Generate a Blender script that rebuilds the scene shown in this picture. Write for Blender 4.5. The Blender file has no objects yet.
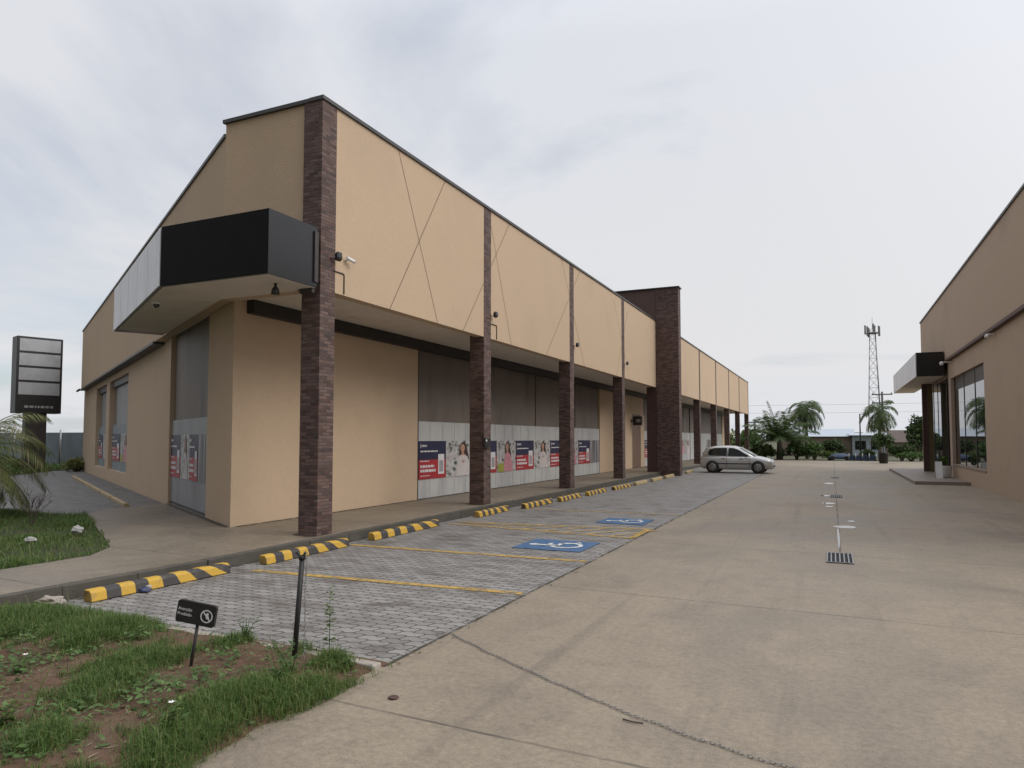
import bpy, bmesh, math, random
import numpy as np
from mathutils import Vector, Matrix, noise
random.seed(7)
RNG = np.random.default_rng(11)
R = math.radians
S = bpy.context.scene
COL = S.collection

# ------------------------------------------------------------------ materials
def ramp(nt, fac, stops):
    n = nt.nodes.new('ShaderNodeValToRGB')
    e = n.color_ramp.elements
    e[0].position, e[0].color = stops[0][0], (*stops[0][1], 1)
    e[1].position, e[1].color = stops[-1][0], (*stops[-1][1], 1)
    for p, c in stops[1:-1]:
        k = e.new(p); k.color = (*c, 1)
    nt.links.new(fac, n.inputs[0])
    return n.outputs[0]

def math_n(nt, op, a, b=None, c=None, clamp=False):
    n = nt.nodes.new('ShaderNodeMath'); n.operation = op; n.use_clamp = clamp
    for i, v in enumerate((a, b, c)):
        if v is None: continue
        if isinstance(v, (int, float)): n.inputs[i].default_value = v
        else: nt.links.new(v, n.inputs[i])
    return n.outputs[0]

def mix_c(nt, fac, a, b, mode='MIX'):
    n = nt.nodes.new('ShaderNodeMix'); n.data_type = 'RGBA'; n.blend_type = mode
    for i, v in ((0, fac), (6, a), (7, b)):
        if isinstance(v, (int, float)): n.inputs[i].default_value = v
        elif isinstance(v, tuple): n.inputs[i].default_value = (*v, 1)
        else: nt.links.new(v, n.inputs[i])
    return n.outputs[2]

def noise_n(nt, vec, scale, detail=5, rough=.6, stretch=None, dist=0):
    if stretch:
        m = nt.nodes.new('ShaderNodeMapping'); m.inputs['Scale'].default_value = stretch
        nt.links.new(vec, m.inputs[0]); vec = m.outputs[0]
    n = nt.nodes.new('ShaderNodeTexNoise')
    n.inputs['Scale'].default_value = scale; n.inputs['Detail'].default_value = detail
    n.inputs['Roughness'].default_value = rough; n.inputs['Distortion'].default_value = dist
    nt.links.new(vec, n.inputs['Vector'])
    return n.outputs['Fac']

def new_mat(name):
    m = bpy.data.materials.new(name); m.use_nodes = True
    nt = m.node_tree
    b = nt.nodes['Principled BSDF']
    tc = nt.nodes.new('ShaderNodeTexCoord')
    return m, nt, b, tc.outputs['Object']

def bump(nt, b, h, strength=.3, dist=.01):
    n = nt.nodes.new('ShaderNodeBump'); n.inputs['Strength'].default_value = strength
    n.inputs['Distance'].default_value = dist
    nt.links.new(h, n.inputs['Height']); nt.links.new(n.outputs[0], b.inputs['Normal'])

def M(name, c1, c2=None, scale=6, rough=.7, bmp=0, bscale=60, stretch=None, metal=0, spec=.5, stain=None, stain_scale=1.2, stain_stretch=None, bdist=.01, stain_lo=.5, stain_hi=.75):
    m, nt, b, v = new_mat(name)
    b.inputs['Roughness'].default_value = rough; b.inputs['Metallic'].default_value = metal
    b.inputs['Specular IOR Level'].default_value = spec
    c2 = c2 or tuple(x * .8 for x in c1)
    f = noise_n(nt, v, scale, 6, .65, stretch)
    col = ramp(nt, f, [(.3, c1), (.7, c2)])
    if stain:
        g = noise_n(nt, v, stain_scale, 6, .62, stain_stretch)
        k = ramp(nt, g, [(stain_lo, (0, 0, 0)), (stain_hi, (1, 1, 1))])
        col = mix_c(nt, k, col, stain)
    nt.links.new(col, b.inputs['Base Color'])
    if bmp:
        bump(nt, b, noise_n(nt, v, bscale, 6, .7), bmp, bdist)
    return m

def leaf_mat(name, ca, cb, cc, trans=.25, rough=.55):
    m, nt, b, v = new_mat(name)
    g = nt.nodes.new('ShaderNodeNewGeometry')
    col = ramp(nt, g.outputs['Random Per Island'], [(0, ca), (.55, cb), (1, cc)])
    nt.links.new(col, b.inputs['Base Color']); b.inputs['Roughness'].default_value = rough
    b.inputs['Specular IOR Level'].default_value = .3
    tr = nt.nodes.new('ShaderNodeBsdfTranslucent'); nt.links.new(col, tr.inputs[0])
    mx = nt.nodes.new('ShaderNodeMixShader'); mx.inputs[0].default_value = trans
    nt.links.new(b.outputs[0], mx.inputs[1]); nt.links.new(tr.outputs[0], mx.inputs[2])
    nt.links.new(mx.outputs[0], nt.nodes['Material Output'].inputs[0])
    return m

STUCCO1, STUCCO2 = (.515, .382, .262), (.485, .357, .242)
mt = {}
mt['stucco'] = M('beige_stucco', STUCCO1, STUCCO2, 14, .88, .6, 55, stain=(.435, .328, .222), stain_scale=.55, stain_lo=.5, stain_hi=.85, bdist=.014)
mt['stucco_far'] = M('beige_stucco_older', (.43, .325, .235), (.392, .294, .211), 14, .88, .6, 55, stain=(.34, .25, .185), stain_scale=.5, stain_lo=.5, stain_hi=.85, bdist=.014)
mt['soffit'] = M('soffit_plaster', (.66, .60, .53), (.60, .54, .47), 3, .8, .1, 60, stain=(.5, .42, .34), stain_scale=2, stain_lo=.58, stain_hi=.8)
mt['coping'] = M('dark_coping_metal', (.045, .043, .042), (.065, .062, .06), 5, .5)
mt['trim'] = M('dark_trim', (.035, .028, .027), (.05, .04, .038), 8, .5)
mt['black_sign'] = M('black_sign_panel', (.008, .008, .009), (.011, .011, .012), 3, .28, spec=.5)
mt['matte_black'] = M('matte_black_sign_sheet', (.006, .006, .006), (.009, .008, .008), 3, .6, spec=.12)
mt['black'] = M('black_painted_metal', (.012, .011, .011), (.022, .02, .019), 14, .45, .1, 120)
mt['white_panel'] = M('white_sign_face', (.62, .63, .65), (.54, .55, .58), 2, .4, stain=(.40, .40, .42), stain_scale=1.3, stain_stretch=(1, 1, .4))
mt['groove'] = M('score_joint', (.19, .135, .09), (.15, .105, .07), 8, .9)
mt['hoarding'] = M('pale_grey_sheet_metal', (.46, .46, .45), (.42, .42, .41), 3, .45, stain=(.30, .30, .30), stain_scale=1.5, stain_stretch=(1, 1, .3))
mt['side_panel'] = M('dull_grey_sheet', (.27, .27, .275), (.23, .23, .235), 3, .5, stain=(.17, .17, .17), stain_scale=1.3, stain_stretch=(1, 1, .3))
mt['grey_panel'] = M('faded_grey_sign_face', (.37, .375, .39), (.32, .325, .34), 2, .45, stain=(.24, .24, .25), stain_scale=1.1)
mt['seam'] = M('sheet_seam', (.33, .34, .35), (.28, .29, .3), 8, .6)
mt['shutter'] = M('grey_brown_infill', (.165, .132, .108), (.145, .115, .094), 2.5, .6, stain=(.085, .069, .06), stain_scale=1.2, stain_stretch=(1, 1, .3))
mt['brown_paint'] = M('brown_painted_render', (.105, .062, .052), (.09, .052, .044), 3, .7, .2, 80)
mt['brown_wood'] = M('brown_wood_cladding', (.17, .10, .06), (.13, .075, .045), 3, .6, stretch=(8, 8, .6))
mt['dark_band'] = M('black_shutter_box', (.016, .013, .012), (.022, .018, .016), 5, .5)
mt['sidewalk'] = M('worn_sidewalk_concrete', (.21, .168, .132), (.165, .133, .105), 1.6, .36, .25, 40, stain=(.115, .095, .078), stain_scale=.7, stain_lo=.48, stain_hi=.7, bdist=.006)
mt['kerb'] = M('mossy_kerb_concrete', (.092, .082, .066), (.06, .054, .044), 3, .85, .5, 30, stain=(.055, .055, .045), stain_scale=1.6, bdist=.02)
mt['edging'] = M('pale_edging_concrete', (.36, .32, .28), (.28, .24, .2), 7, .85, .4, 40, stain=(.16, .12, .09), stain_scale=3)
mt['earth'] = M('brown_earth', (.165, .088, .050), (.10, .056, .034), 9, .95, 1.0, 38, stain=(.19, .125, .08), stain_scale=2.4, bdist=.03)
mt['turf_base'] = M('turf_soil', (.035, .045, .016), (.05, .04, .02), 5, .95, .6, 40, bdist=.03)
mt['far_ground'] = M('far_ground', (.10, .085, .05), (.06, .07, .03), .4, .95)
mt['glass'] = M('window_glass', (.012, .016, .017), (.014, .018, .018), 1, .02, spec=1.0)
mt['puddle'] = M('water_film', (.07, .062, .055), (.06, .052, .046), 2, .015, spec=.9)
mt['car_glass'] = M('tinted_car_glass', (.012, .016, .015), (.015, .019, .018), 1, .06, spec=.5)
mt['frame'] = M('dark_window_frame', (.02, .02, .021), (.028, .027, .027), 9, .4)
mt['steel'] = M('galvanised_steel', (.30, .31, .32), (.22, .22, .23), 9, .45, metal=.6)
mt['chain'] = M('dull_chain_steel', (.36, .355, .35), (.14, .135, .13), 40, .4, metal=.4)
mt['white'] = M('white_paint', (.75, .75, .74), (.66, .66, .65), 6, .5)
mt['marking_white'] = M('white_road_paint', (.66, .66, .64), (.5, .5, .48), 16, .8)
mt['car_paint'] = M('silver_car_paint', (.56, .56, .55), (.54, .54, .53), 2, .26, metal=.35)
mt['car_black'] = M('black_car_plastic', (.02, .02, .021), (.03, .03, .03), 20, .6)
mt['tyre'] = M('tyre_rubber', (.018, .018, .018), (.03, .029, .028), 20, .85)
mt['rim'] = M('alloy_rim', (.36, .36, .37), (.28, .28, .29), 9, .35, metal=.7)
mt['lamp_glass'] = M('headlamp_lens', (.62, .63, .63), (.52, .53, .54), 6, .12)
mt['red_lamp'] = M('red_lamp_lens', (.30, .015, .015), (.22, .01, .01), 6, .2)
mt['bark'] = M('tree_bark', (.13, .10, .075), (.08, .06, .045), 9, .9, .6, 30, stretch=(1, 1, .3))
mt['palm_bark'] = M('palm_bark', (.17, .14, .11), (.11, .09, .07), 5, .9, .5, 30, stretch=(1, 1, 5))
mt['leaf_dark'] = leaf_mat('dark_leaves', (.035, .06, .02), (.06, .10, .034), (.10, .14, .05))
mt['leaf_mid'] = leaf_mat('mid_green_leaves', (.05, .10, .024), (.085, .155, .042), (.13, .195, .065))
mt['leaf_lime'] = leaf_mat('lime_leaves', (.06, .10, .02), (.10, .15, .035), (.14, .18, .05))
mt['palm_leaf'] = leaf_mat('palm_leaflets', (.05, .085, .028), (.085, .13, .045), (.13, .17, .07), .25)
mt['palm_dry'] = leaf_mat('yellowing_palm_leaflets', (.09, .125, .03), (.17, .19, .06), (.26, .23, .11), .25)
mt['grass'] = leaf_mat('grass_blades', (.045, .095, .018), (.09, .165, .032), (.20, .21, .08), .3)
mt['dry'] = leaf_mat('dry_stalks', (.20, .17, .09), (.26, .22, .13), (.32, .28, .17), .2)
mt['dry_dark'] = leaf_mat('dead_leaf_scraps', (.05, .035, .022), (.09, .062, .035), (.16, .12, .07), .1)
mt['twig'] = M('dark_twigs', (.04, .028, .024), (.06, .042, .035), 9, .9)
mt['petal'] = M('white_petals', (.72, .70, .70), (.62, .6, .6), 9, .7)
mt['plastic_white'] = M('dirty_white_plastic', (.42, .41, .39), (.3, .29, .27), 12, .5)
mt['plastic_blue'] = M('dark_blue_plastic', (.03, .04, .10), (.05, .06, .12), 12, .4)
mt['fence_blue'] = M('blue_grey_sheet_fence', (.20, .24, .26), (.17, .20, .22), 3, .55, stain=(.13, .155, .165), stain_scale=1.2, stain_stretch=(1, 1, .3))
mt['blue_fence'] = M('blue_painted_sheet', (.022, .045, .095), (.03, .055, .105), 3, .5)
mt['house_wall'] = M('faded_house_wall', (.30, .25, .20), (.25, .2, .16), 3, .9, stain=(.19, .16, .13), stain_scale=1)
mt['house_pale'] = M('pale_blue_house_wall', (.34, .40, .44), (.30, .35, .39), 3, .9)
mt['house_pink'] = M('pale_pink_house_wall', (.42, .33, .29), (.36, .28, .24), 3, .9)
mt['roof_dark'] = M('dark_fibre_roof', (.075, .062, .055), (.055, .045, .04), 3, .9)
mt['roof_brown'] = M('weathered_tile_roof', (.13, .10, .085), (.10, .08, .07), 3, .9)
mt['roof_blue'] = M('pale_metal_roof', (.42, .47, .53), (.38, .43, .49), 1, .4)
mt['pole_wood'] = M('grey_utility_pole', (.13, .12, .11), (.09, .085, .08), 6, .85)
mt['navy'] = M('navy_print', (.018, .018, .055), (.014, .014, .046), 4, .5)
mt['red'] = M('red_print', (.36, .025, .03), (.31, .02, .025), 4, .5)
mt['print_white'] = M('white_print', (.62, .60, .60), (.56, .54, .54), 6, .5)
mt['print_grey'] = M('grey_print', (.34, .33, .34), (.22, .21, .22), 8, .5)
mt['skin_print'] = M('skin_tone_print', (.42, .24, .17), (.36, .2, .14), 8, .5)
mt['hair_print'] = M('dark_hair_print', (.05, .022, .018), (.03, .014, .012), 20, .5)
mt['pink_print'] = M('pink_print', (.55, .26, .30), (.42, .16, .2), 14, .5)
mt['coat_print'] = M('pale_coat_print', (.55, .50, .49), (.44, .39, .38), 9, .5)
mt['lime_print'] = M('lime_print', (.33, .33, .05), (.26, .27, .04), 9, .5)
mt['floor_dark'] = M('drain_pit', (.008, .008, .009), (.012, .012, .012), 9, .9)
mt['porch'] = M('porch_slab_concrete', (.25, .20, .17), (.2, .16, .135), 3, .5, .2, 40)
mt['brick_pillar'] = M('dark_red_pillar', (.085, .04, .035), (.06, .03, .027), 5, .6)
mt['olive_pillar'] = M('olive_pillar', (.16, .125, .065), (.13, .10, .05), 5, .6)
mt['pot'] = M('dark_planter', (.02, .018, .018), (.03, .026, .025), 8, .6)

def photo_backdrop():
    m, nt, b, v = new_mat('printed_foliage_backdrop')
    w = nt.nodes.new('ShaderNodeTexVoronoi'); w.inputs['Scale'].default_value = 8
    nt.links.new(v, w.inputs['Vector'])
    col = ramp(nt, w.outputs['Distance'], [(.2, (.03, .045, .03)), (.36, (.16, .18, .15)), (.6, (.46, .45, .44))])
    g = noise_n(nt, v, 5, 3)
    col = mix_c(nt, ramp(nt, g, [(.45, (0, 0, 0)), (.6, (1, 1, 1))]), col, (.40, .36, .36))
    nt.links.new(col, b.inputs['Base Color']); b.inputs['Roughness'].default_value = .5
    return m
mt['photo_back'] = photo_backdrop()

def streak_print():
    m, nt, b, v = new_mat('printed_grey_streaks')
    f = noise_n(nt, v, 9, 3, .5, (1.6, 1, .06))
    col = ramp(nt, f, [(.3, (.03, .03, .035)), (.5, (.16, .15, .16)), (.72, (.40, .38, .38))])
    nt.links.new(col, b.inputs['Base Color']); b.inputs['Roughness'].default_value = .5
    return m
mt['streaks'] = streak_print()

def brick_mat():
    m, nt, b, v = new_mat('thin_brown_stone_brick')
    s = nt.nodes.new('ShaderNodeSeparateXYZ'); nt.links.new(v, s.inputs[0])
    c = nt.nodes.new('ShaderNodeCombineXYZ')
    nt.links.new(math_n(nt, 'ADD', s.outputs[0], s.outputs[1]), c.inputs[0]); nt.links.new(s.outputs[2], c.inputs[1])
    br = nt.nodes.new('ShaderNodeTexBrick'); nt.links.new(c.outputs[0], br.inputs['Vector'])
    br.inputs['Scale'].default_value = 1; br.inputs['Brick Width'].default_value = .17; br.inputs['Row Height'].default_value = .05
    br.inputs['Mortar Size'].default_value = .005; br.inputs['Mortar Smooth'].default_value = .3; br.inputs['Bias'].default_value = -.1
    br.inputs['Color1'].default_value = (.046, .029, .026, 1); br.inputs['Color2'].default_value = (.165, .108, .094, 1)
    br.inputs['Mortar'].default_value = (.05, .038, .036, 1)
    f = noise_n(nt, v, 7, 5, .7, (1, 1, 3))
    col = mix_c(nt, ramp(nt, f, [(.42, (0, 0, 0)), (.7, (.75, .75, .75))]), br.outputs['Color'], (.125, .060, .040))
    nt.links.new(col, b.inputs['Base Color']); b.inputs['Roughness'].default_value = .75
    h = math_n(nt, 'SUBTRACT', noise_n(nt, v, 25, 4), br.outputs['Fac'])
    bump(nt, b, h, .6, .012)
    return m
mt['brick'] = brick_mat()

def paver_mat(name, light, dark, mort):
    m, nt, b, v = new_mat(name)
    s = nt.nodes.new('ShaderNodeSeparateXYZ'); nt.links.new(v, s.inputs[0])
    # interlocking blocks: zigzag joints made by shifting rows with a wave
    wx = math_n(nt, 'MULTIPLY', math_n(nt, 'SINE', math_n(nt, 'MULTIPLY', s.outputs[0], 2 * math.pi / .11)), .010)
    wy = math_n(nt, 'MULTIPLY', math_n(nt, 'SINE', math_n(nt, 'MULTIPLY', s.outputs[1], 2 * math.pi / .11)), .008)
    c = nt.nodes.new('ShaderNodeCombineXYZ')
    nt.links.new(math_n(nt, 'ADD', s.outputs[0], wy), c.inputs[0]); nt.links.new(math_n(nt, 'ADD', s.outputs[1], wx), c.inputs[1])
    br = nt.nodes.new('ShaderNodeTexBrick'); nt.links.new(c.outputs[0], br.inputs['Vector'])
    br.inputs['Scale'].default_value = 1; br.inputs['Brick Width'].default_value = .22; br.inputs['Row Height'].default_value = .11
    br.inputs['Mortar Size'].default_value = .009; br.inputs['Mortar Smooth'].default_value = .35; br.inputs['Bias'].default_value = -.25
    br.inputs['Color1'].default_value = (*light, 1); br.inputs['Color2'].default_value = (*dark, 1); br.inputs['Mortar'].default_value = (*mort, 1)
    f = noise_n(nt, v, 1.9, 6, .7, (.7, 1.4, 1))
    col = mix_c(nt, ramp(nt, f, [(.50, (0, 0, 0)), (.66, (.8, .8, .8))]), br.outputs['Color'], (.105, .085, .068))
    f2 = noise_n(nt, v, 24, 4, .7)
    col = mix_c(nt, .35, col, ramp(nt, f2, [(.3, (.15, .14, .13)), (.7, (.36, .345, .335))]), 'OVERLAY')
    nt.links.new(col, b.inputs['Base Color']); b.inputs['Roughness'].default_value = .62
    h = math_n(nt, 'SUBTRACT', math_n(nt, 'MULTIPLY', noise_n(nt, v, 40, 4), .3), br.outputs['Fac'])
    bump(nt, b, h, .7, .012)
    return m
mt['paver'] = paver_mat('grey_interlocking_pavers', (.31, .298, .285), (.19, .180, .170), (.08, .071, .062))
mt['paver_old'] = paver_mat('darker_grey_pavers', (.20, .195, .19), (.105, .10, .097), (.035, .032, .028))

def concrete_mat(name='stained_driveway_concrete', k=1.0, period=3.7, off=7.13, drain=True, rlo=.42):
    m, nt, b, v = new_mat(name)
    s = nt.nodes.new('ShaderNodeSeparateXYZ'); nt.links.new(v, s.inputs[0])
    X, Y = s.outputs[0], s.outputs[1]
    base = ramp(nt, noise_n(nt, v, .5, 8, .66), [(.32, (.255, .212, .156)), (.68, (.205, .170, .127))])
    st = noise_n(nt, v, .38, 9, .7, (1, .8, 1), .4)
    base = mix_c(nt, ramp(nt, st, [(.47, (0, 0, 0)), (.66, (.75, .75, .75))]), base, (.128, .106, .083))
    st2 = noise_n(nt, v, 3.5, 8, .75)
    base = mix_c(nt, ramp(nt, st2, [(.5, (0, 0, 0)), (.72, (.55, .55, .55))]), base, (.13, .105, .082))
    ty = noise_n(nt, v, 1.0, 5, .6, (3.2, .10, 1), .3)          # long tyre scuffs running up the drive
    base = mix_c(nt, ramp(nt, ty, [(.56, (0, 0, 0)), (.70, (.35, .35, .35))]), base, (.10, .083, .068))
    lt = noise_n(nt, v, 7, 6, .8)
    base = mix_c(nt, ramp(nt, lt, [(.58, (0, 0, 0)), (.75, (.4, .4, .4))]), base, (.30, .25, .195))
    gr = noise_n(nt, v, 130, 3, .85)
    base = mix_c(nt, .55, base, ramp(nt, gr, [(.3, (.2, .2, .2)), (.7, (.8, .8, .8))]), 'OVERLAY')
    gm = noise_n(nt, v, 22, 6, .85)
    base = mix_c(nt, .45, base, ramp(nt, gm, [(.34, (.22, .22, .22)), (.66, (.78, .78, .78))]), 'OVERLAY')
    vo = nt.nodes.new('ShaderNodeTexVoronoi'); vo.inputs['Scale'].default_value = 5.5
    nt.links.new(v, vo.inputs['Vector'])
    sp_ = math_n(nt, 'LESS_THAN', vo.outputs['Distance'], math_n(nt, 'MULTIPLY', math_n(nt, 'SUBTRACT', noise_n(nt, v, .9, 3), .45), .35))
    base = mix_c(nt, math_n(nt, 'MULTIPLY', sp_, .5), base, (.06, .05, .04))
    cv = nt.nodes.new('ShaderNodeTexVoronoi'); cv.feature = 'DISTANCE_TO_EDGE'; cv.inputs['Scale'].default_value = .23
    wv = nt.nodes.new('ShaderNodeVectorMath'); wv.operation = 'ADD'; nv = nt.nodes.new('ShaderNodeTexNoise'); nv.inputs['Scale'].default_value = 1.6; nv.inputs['Detail'].default_value = 6; nt.links.new(v, nv.inputs['Vector'])
    nt.links.new(v, wv.inputs[0]); nt.links.new(nv.outputs['Color'], wv.inputs[1]); nt.links.new(wv.outputs[0], cv.inputs['Vector'])
    ck = math_n(nt, 'MULTIPLY', math_n(nt, 'LESS_THAN', cv.outputs['Distance'], .0012), math_n(nt, 'GREATER_THAN', noise_n(nt, v, .3, 2), .52))
    base = mix_c(nt, math_n(nt, 'MULTIPLY', ck, .7), base, (.06, .05, .04))
    # saw-cut joints: every 3.7 m across, one along the drainage valley
    wob = math_n(nt, 'MULTIPLY', math_n(nt, 'SUBTRACT', noise_n(nt, v, 1.2, 3), .5), .05)
    yy = math_n(nt, 'ADD', math_n(nt, 'ADD', Y, math_n(nt, 'MULTIPLY', X, .045)), wob)
    def line(coord, period, off, w):
        t = math_n(nt, 'FRACT', math_n(nt, 'DIVIDE', math_n(nt, 'SUBTRACT', coord, off), period))
        d = math_n(nt, 'MULTIPLY', math_n(nt, 'ABSOLUTE', math_n(nt, 'SUBTRACT', t, .5)), period)
        return math_n(nt, 'LESS_THAN', d, w)
    j1 = line(yy, period, off - period/2, .012)
    j2 = math_n(nt, 'LESS_THAN', math_n(nt, 'ABSOLUTE', math_n(nt, 'SUBTRACT', math_n(nt, 'ADD', X, wob), .07)), .016)
    j2 = math_n(nt, 'MULTIPLY', j2, math_n(nt, 'GREATER_THAN', Y, 10.6))
    j = math_n(nt, 'MAXIMUM', j1, j2) if drain else j1
    brk = ramp(nt, noise_n(nt, v, 1.5, 4), [(.35, (.25, .25, .25)), (.6, (.85, .85, .85))])
    base = mix_c(nt, math_n(nt, 'MULTIPLY', j, brk), base, (.06, .048, .04))
    base = mix_c(nt, 1.0, base, (k, k*.985, k*.965), 'MULTIPLY')
    nt.links.new(base, b.inputs['Base Color'])
    rr = ramp(nt, st, [(.4, (.72, .72, .72)), (.75, (rlo, rlo, rlo))]); nt.links.new(rr, b.inputs['Roughness'])
    h = math_n(nt, 'SUBTRACT', math_n(nt, 'MULTIPLY', noise_n(nt, v, 60, 5, .75), .35), j)
    bump(nt, b, h, .35, .008)
    return m
mt['concrete'] = concrete_mat(k=1.07)
mt['sidewalk'] = concrete_mat('worn_sidewalk_concrete_slabs', .86, 1.9, 8.0, False, .22)

def worn_paint(name, c1, c2, lo, hi, sc=9):
    m, nt, b, v = new_mat(name)
    nt.links.new(ramp(nt, noise_n(nt, v, 5, 4), [(.3, c1), (.7, c2)]), b.inputs['Base Color'])
    b.inputs['Roughness'].default_value = .75
    f = ramp(nt, noise_n(nt, v, sc, 6, .7), [(lo, (0, 0, 0)), (hi, (1, 1, 1))])
    tr = nt.nodes.new('ShaderNodeBsdfTransparent')
    mx = nt.nodes.new('ShaderNodeMixShader'); nt.links.new(f, mx.inputs[0])
    nt.links.new(b.outputs[0], mx.inputs[1]); nt.links.new(tr.outputs[0], mx.inputs[2])
    nt.links.new(mx.outputs[0], nt.nodes['Material Output'].inputs[0])
    return m
mt['yellow_line'] = worn_paint('worn_yellow_paint', (.46, .29, .06), (.40, .26, .08), .48, .66)
mt['yellow_faint'] = worn_paint('very_worn_yellow_paint', (.44, .29, .08), (.38, .26, .1), .45, .64, 7)
mt['joint_moss'] = worn_paint('mossy_joint_dirt', (.035, .034, .022), (.055, .047, .032), .42, .60, 5)
mt['base_dirt'] = worn_paint('splash_dirt', (.07, .055, .042), (.09, .07, .05), .42, .62, 8)
mt['blue_paint'] = worn_paint('worn_blue_paint', (.045, .115, .25), (.06, .125, .22), .54, .72, 14)

def stop_mat(faded):
    m, nt, b, v = new_mat('faded_stop_paint' if faded else 'yellow_black_stop_paint')
    s = nt.nodes.new('ShaderNodeSeparateXYZ'); nt.links.new(v, s.inputs[0])
    X, Y, Z = s.outputs
    w = math_n(nt, 'ADD', X, math_n(nt, 'MULTIPLY', Z, -1.0))
    sl = math_n(nt, 'MULTIPLY', math_n(nt, 'SUBTRACT', Y, .75), 1.0, clamp=True)
    u = math_n(nt, 'SUBTRACT', Y, math_n(nt, 'MULTIPLY', sl, math_n(nt, 'MULTIPLY', w, 1.35)))
    t = math_n(nt, 'FRACT', math_n(nt, 'DIVIDE', u, .3155))
    k = math_n(nt, 'LESS_THAN', t, .5)
    if faded:
        col = ramp(nt, noise_n(nt, v, 6, 5), [(.35, (.42, .30, .13)), (.65, (.30, .23, .13))])
    else:
        col = mix_c(nt, k, (.042, .038, .036), (.50, .30, .035))
        wear = ramp(nt, noise_n(nt, v, 9, 6, .75), [(.54, (0, 0, 0)), (.76, (.7, .7, .7))])
        col = mix_c(nt, wear, col, (.17, .14, .10))
    nt.links.new(col, b.inputs['Base Color']); b.inputs['Roughness'].default_value = .6
    bump(nt, b, noise_n(nt, v, 40, 4), .25, .006)
    return m
mt['stop'] = stop_mat(False); mt['stop_faded'] = stop_mat(True)

# ------------------------------------------------------------------ mesh helpers
class MB:
    def __init__(s): s.v = []; s.f = []; s.sm = []
    def add(s, vs, fs, smooth=False):
        o = len(s.v); s.v += [tuple(p) for p in vs]
        s.f += [tuple(o + i for i in f) for f in fs]; s.sm += [smooth] * len(fs)
        return s
    def box(s, x0, x1, y0, y1, z0, z1):
        return s.add([(x0,y0,z0),(x1,y0,z0),(x1,y1,z0),(x0,y1,z0),(x0,y0,z1),(x1,y0,z1),(x1,y1,z1),(x0,y1,z1)],
                     [(0,3,2,1),(4,5,6,7),(0,1,5,4),(1,2,6,5),(2,3,7,6),(3,0,4,7)])
    def prism(s, poly, z0, z1):
        n = len(poly)
        a = sum(poly[i][0]*poly[(i+1)%n][1]-poly[(i+1)%n][0]*poly[i][1] for i in range(n))
        if a < 0: poly = poly[::-1]
        vs = [(x,y,z0) for x,y in poly] + [(x,y,z1) for x,y in poly]
        fs = [tuple(range(n))[::-1], tuple(range(n, 2*n))] + [(i,(i+1)%n,n+(i+1)%n,n+i) for i in range(n)]
        return s.add(vs, fs)
    def obox(s, o, ex, ey, ez):      # oriented box from corner
        o, ex, ey, ez = map(Vector, (o, ex, ey, ez))
        vs = [o, o+ex, o+ex+ey, o+ey, o+ez, o+ex+ez, o+ex+ey+ez, o+ey+ez]
        fs = [(0,3,2,1),(4,5,6,7),(0,1,5,4),(1,2,6,5),(2,3,7,6),(3,0,4,7)]
        if ex.cross(ey).dot(ez) < 0: fs = [f[::-1] for f in fs]
        return s.add(vs, fs)
    def tube(s, pts, rads, n=8, caps=True, smooth=True):
        pts = [Vector(p) for p in pts]
        if isinstance(rads, (int, float)): rads = [rads]*len(pts)
        rings = []; up = None
        for i, p in enumerate(pts):
            d = (pts[min(i+1,len(pts)-1)] - pts[max(i-1,0)]).normalized()
            a = up if up is not None else (Vector((0,0,1)) if abs(d.z) < .9 else Vector((1,0,0)))
            u = d.cross(a).normalized(); w = u.cross(d).normalized(); up = w
            rings.append([p + (u*math.cos(2*math.pi*k/n) + w*math.sin(2*math.pi*k/n))*rads[i] for k in range(n)])
        return s.loft(rings, caps, smooth)
    def loft(s, rings, caps=True, smooth=True):
        n = len(rings[0]); vs = [p for r in rings for p in r]; o = len(s.v)
        fs = [(i*n+k, i*n+(k+1)%n, (i+1)*n+(k+1)%n, (i+1)*n+k) for i in range(len(rings)-1) for k in range(n)]
        s.add(vs, fs, smooth)
        if caps:
            s.f += [tuple(o+k for k in range(n))[::-1], tuple(o+(len(rings)-1)*n+k for k in range(n))]; s.sm += [False, False]
        return s
    def lathe(s, prof, c=(0,0,0), n=20, axis='z', smooth=True):
        rings = []
        for r, h in prof:
            ring = []
            for k in range(n):
                a = 2*math.pi*k/n
                p = {'z': (r*math.cos(a), r*math.sin(a), h), 'y': (r*math.cos(a), h, r*math.sin(a)), 'x': (h, r*math.cos(a), r*math.sin(a))}[axis]
                ring.append(Vector(p)+Vector(c))
            rings.append(ring)
        return s.loft(rings, True, smooth)
    def quad(s, a, b, c, d): return s.add([a,b,c,d], [(0,1,2,3)])
    def build(s, name, m, parent=None, bevel=0, org=None):
        me = bpy.data.meshes.new(name)
        o = Vector(org) if org is not None else (Vector(ORG.get(parent.name, (0,0,0))) if parent else Vector((0,0,0)))
        me.from_pydata([Vector(p)-o for p in s.v], [], s.f)
        me.polygons.foreach_set('use_smooth', s.sm); me.update()
        ob = bpy.data.objects.new(name, me); COL.objects.link(ob)
        me.materials.append(mt[m] if isinstance(m, str) else m)
        if parent: ob.parent = parent; ORG[ob.name] = tuple(o)
        elif org is not None: ob.location = org; ORG[ob.name] = tuple(o)
        if s.fix:
            bm = bmesh.new(); bm.from_mesh(me); bmesh.ops.recalc_face_normals(bm, faces=bm.faces); bm.to_mesh(me); bm.free()
        if bevel:
            b = ob.modifiers.new('bevel', 'BEVEL'); b.width = bevel; b.segments = 2; b.limit_method = 'ANGLE'
        return ob
    fix = False
ORG = {}

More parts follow.
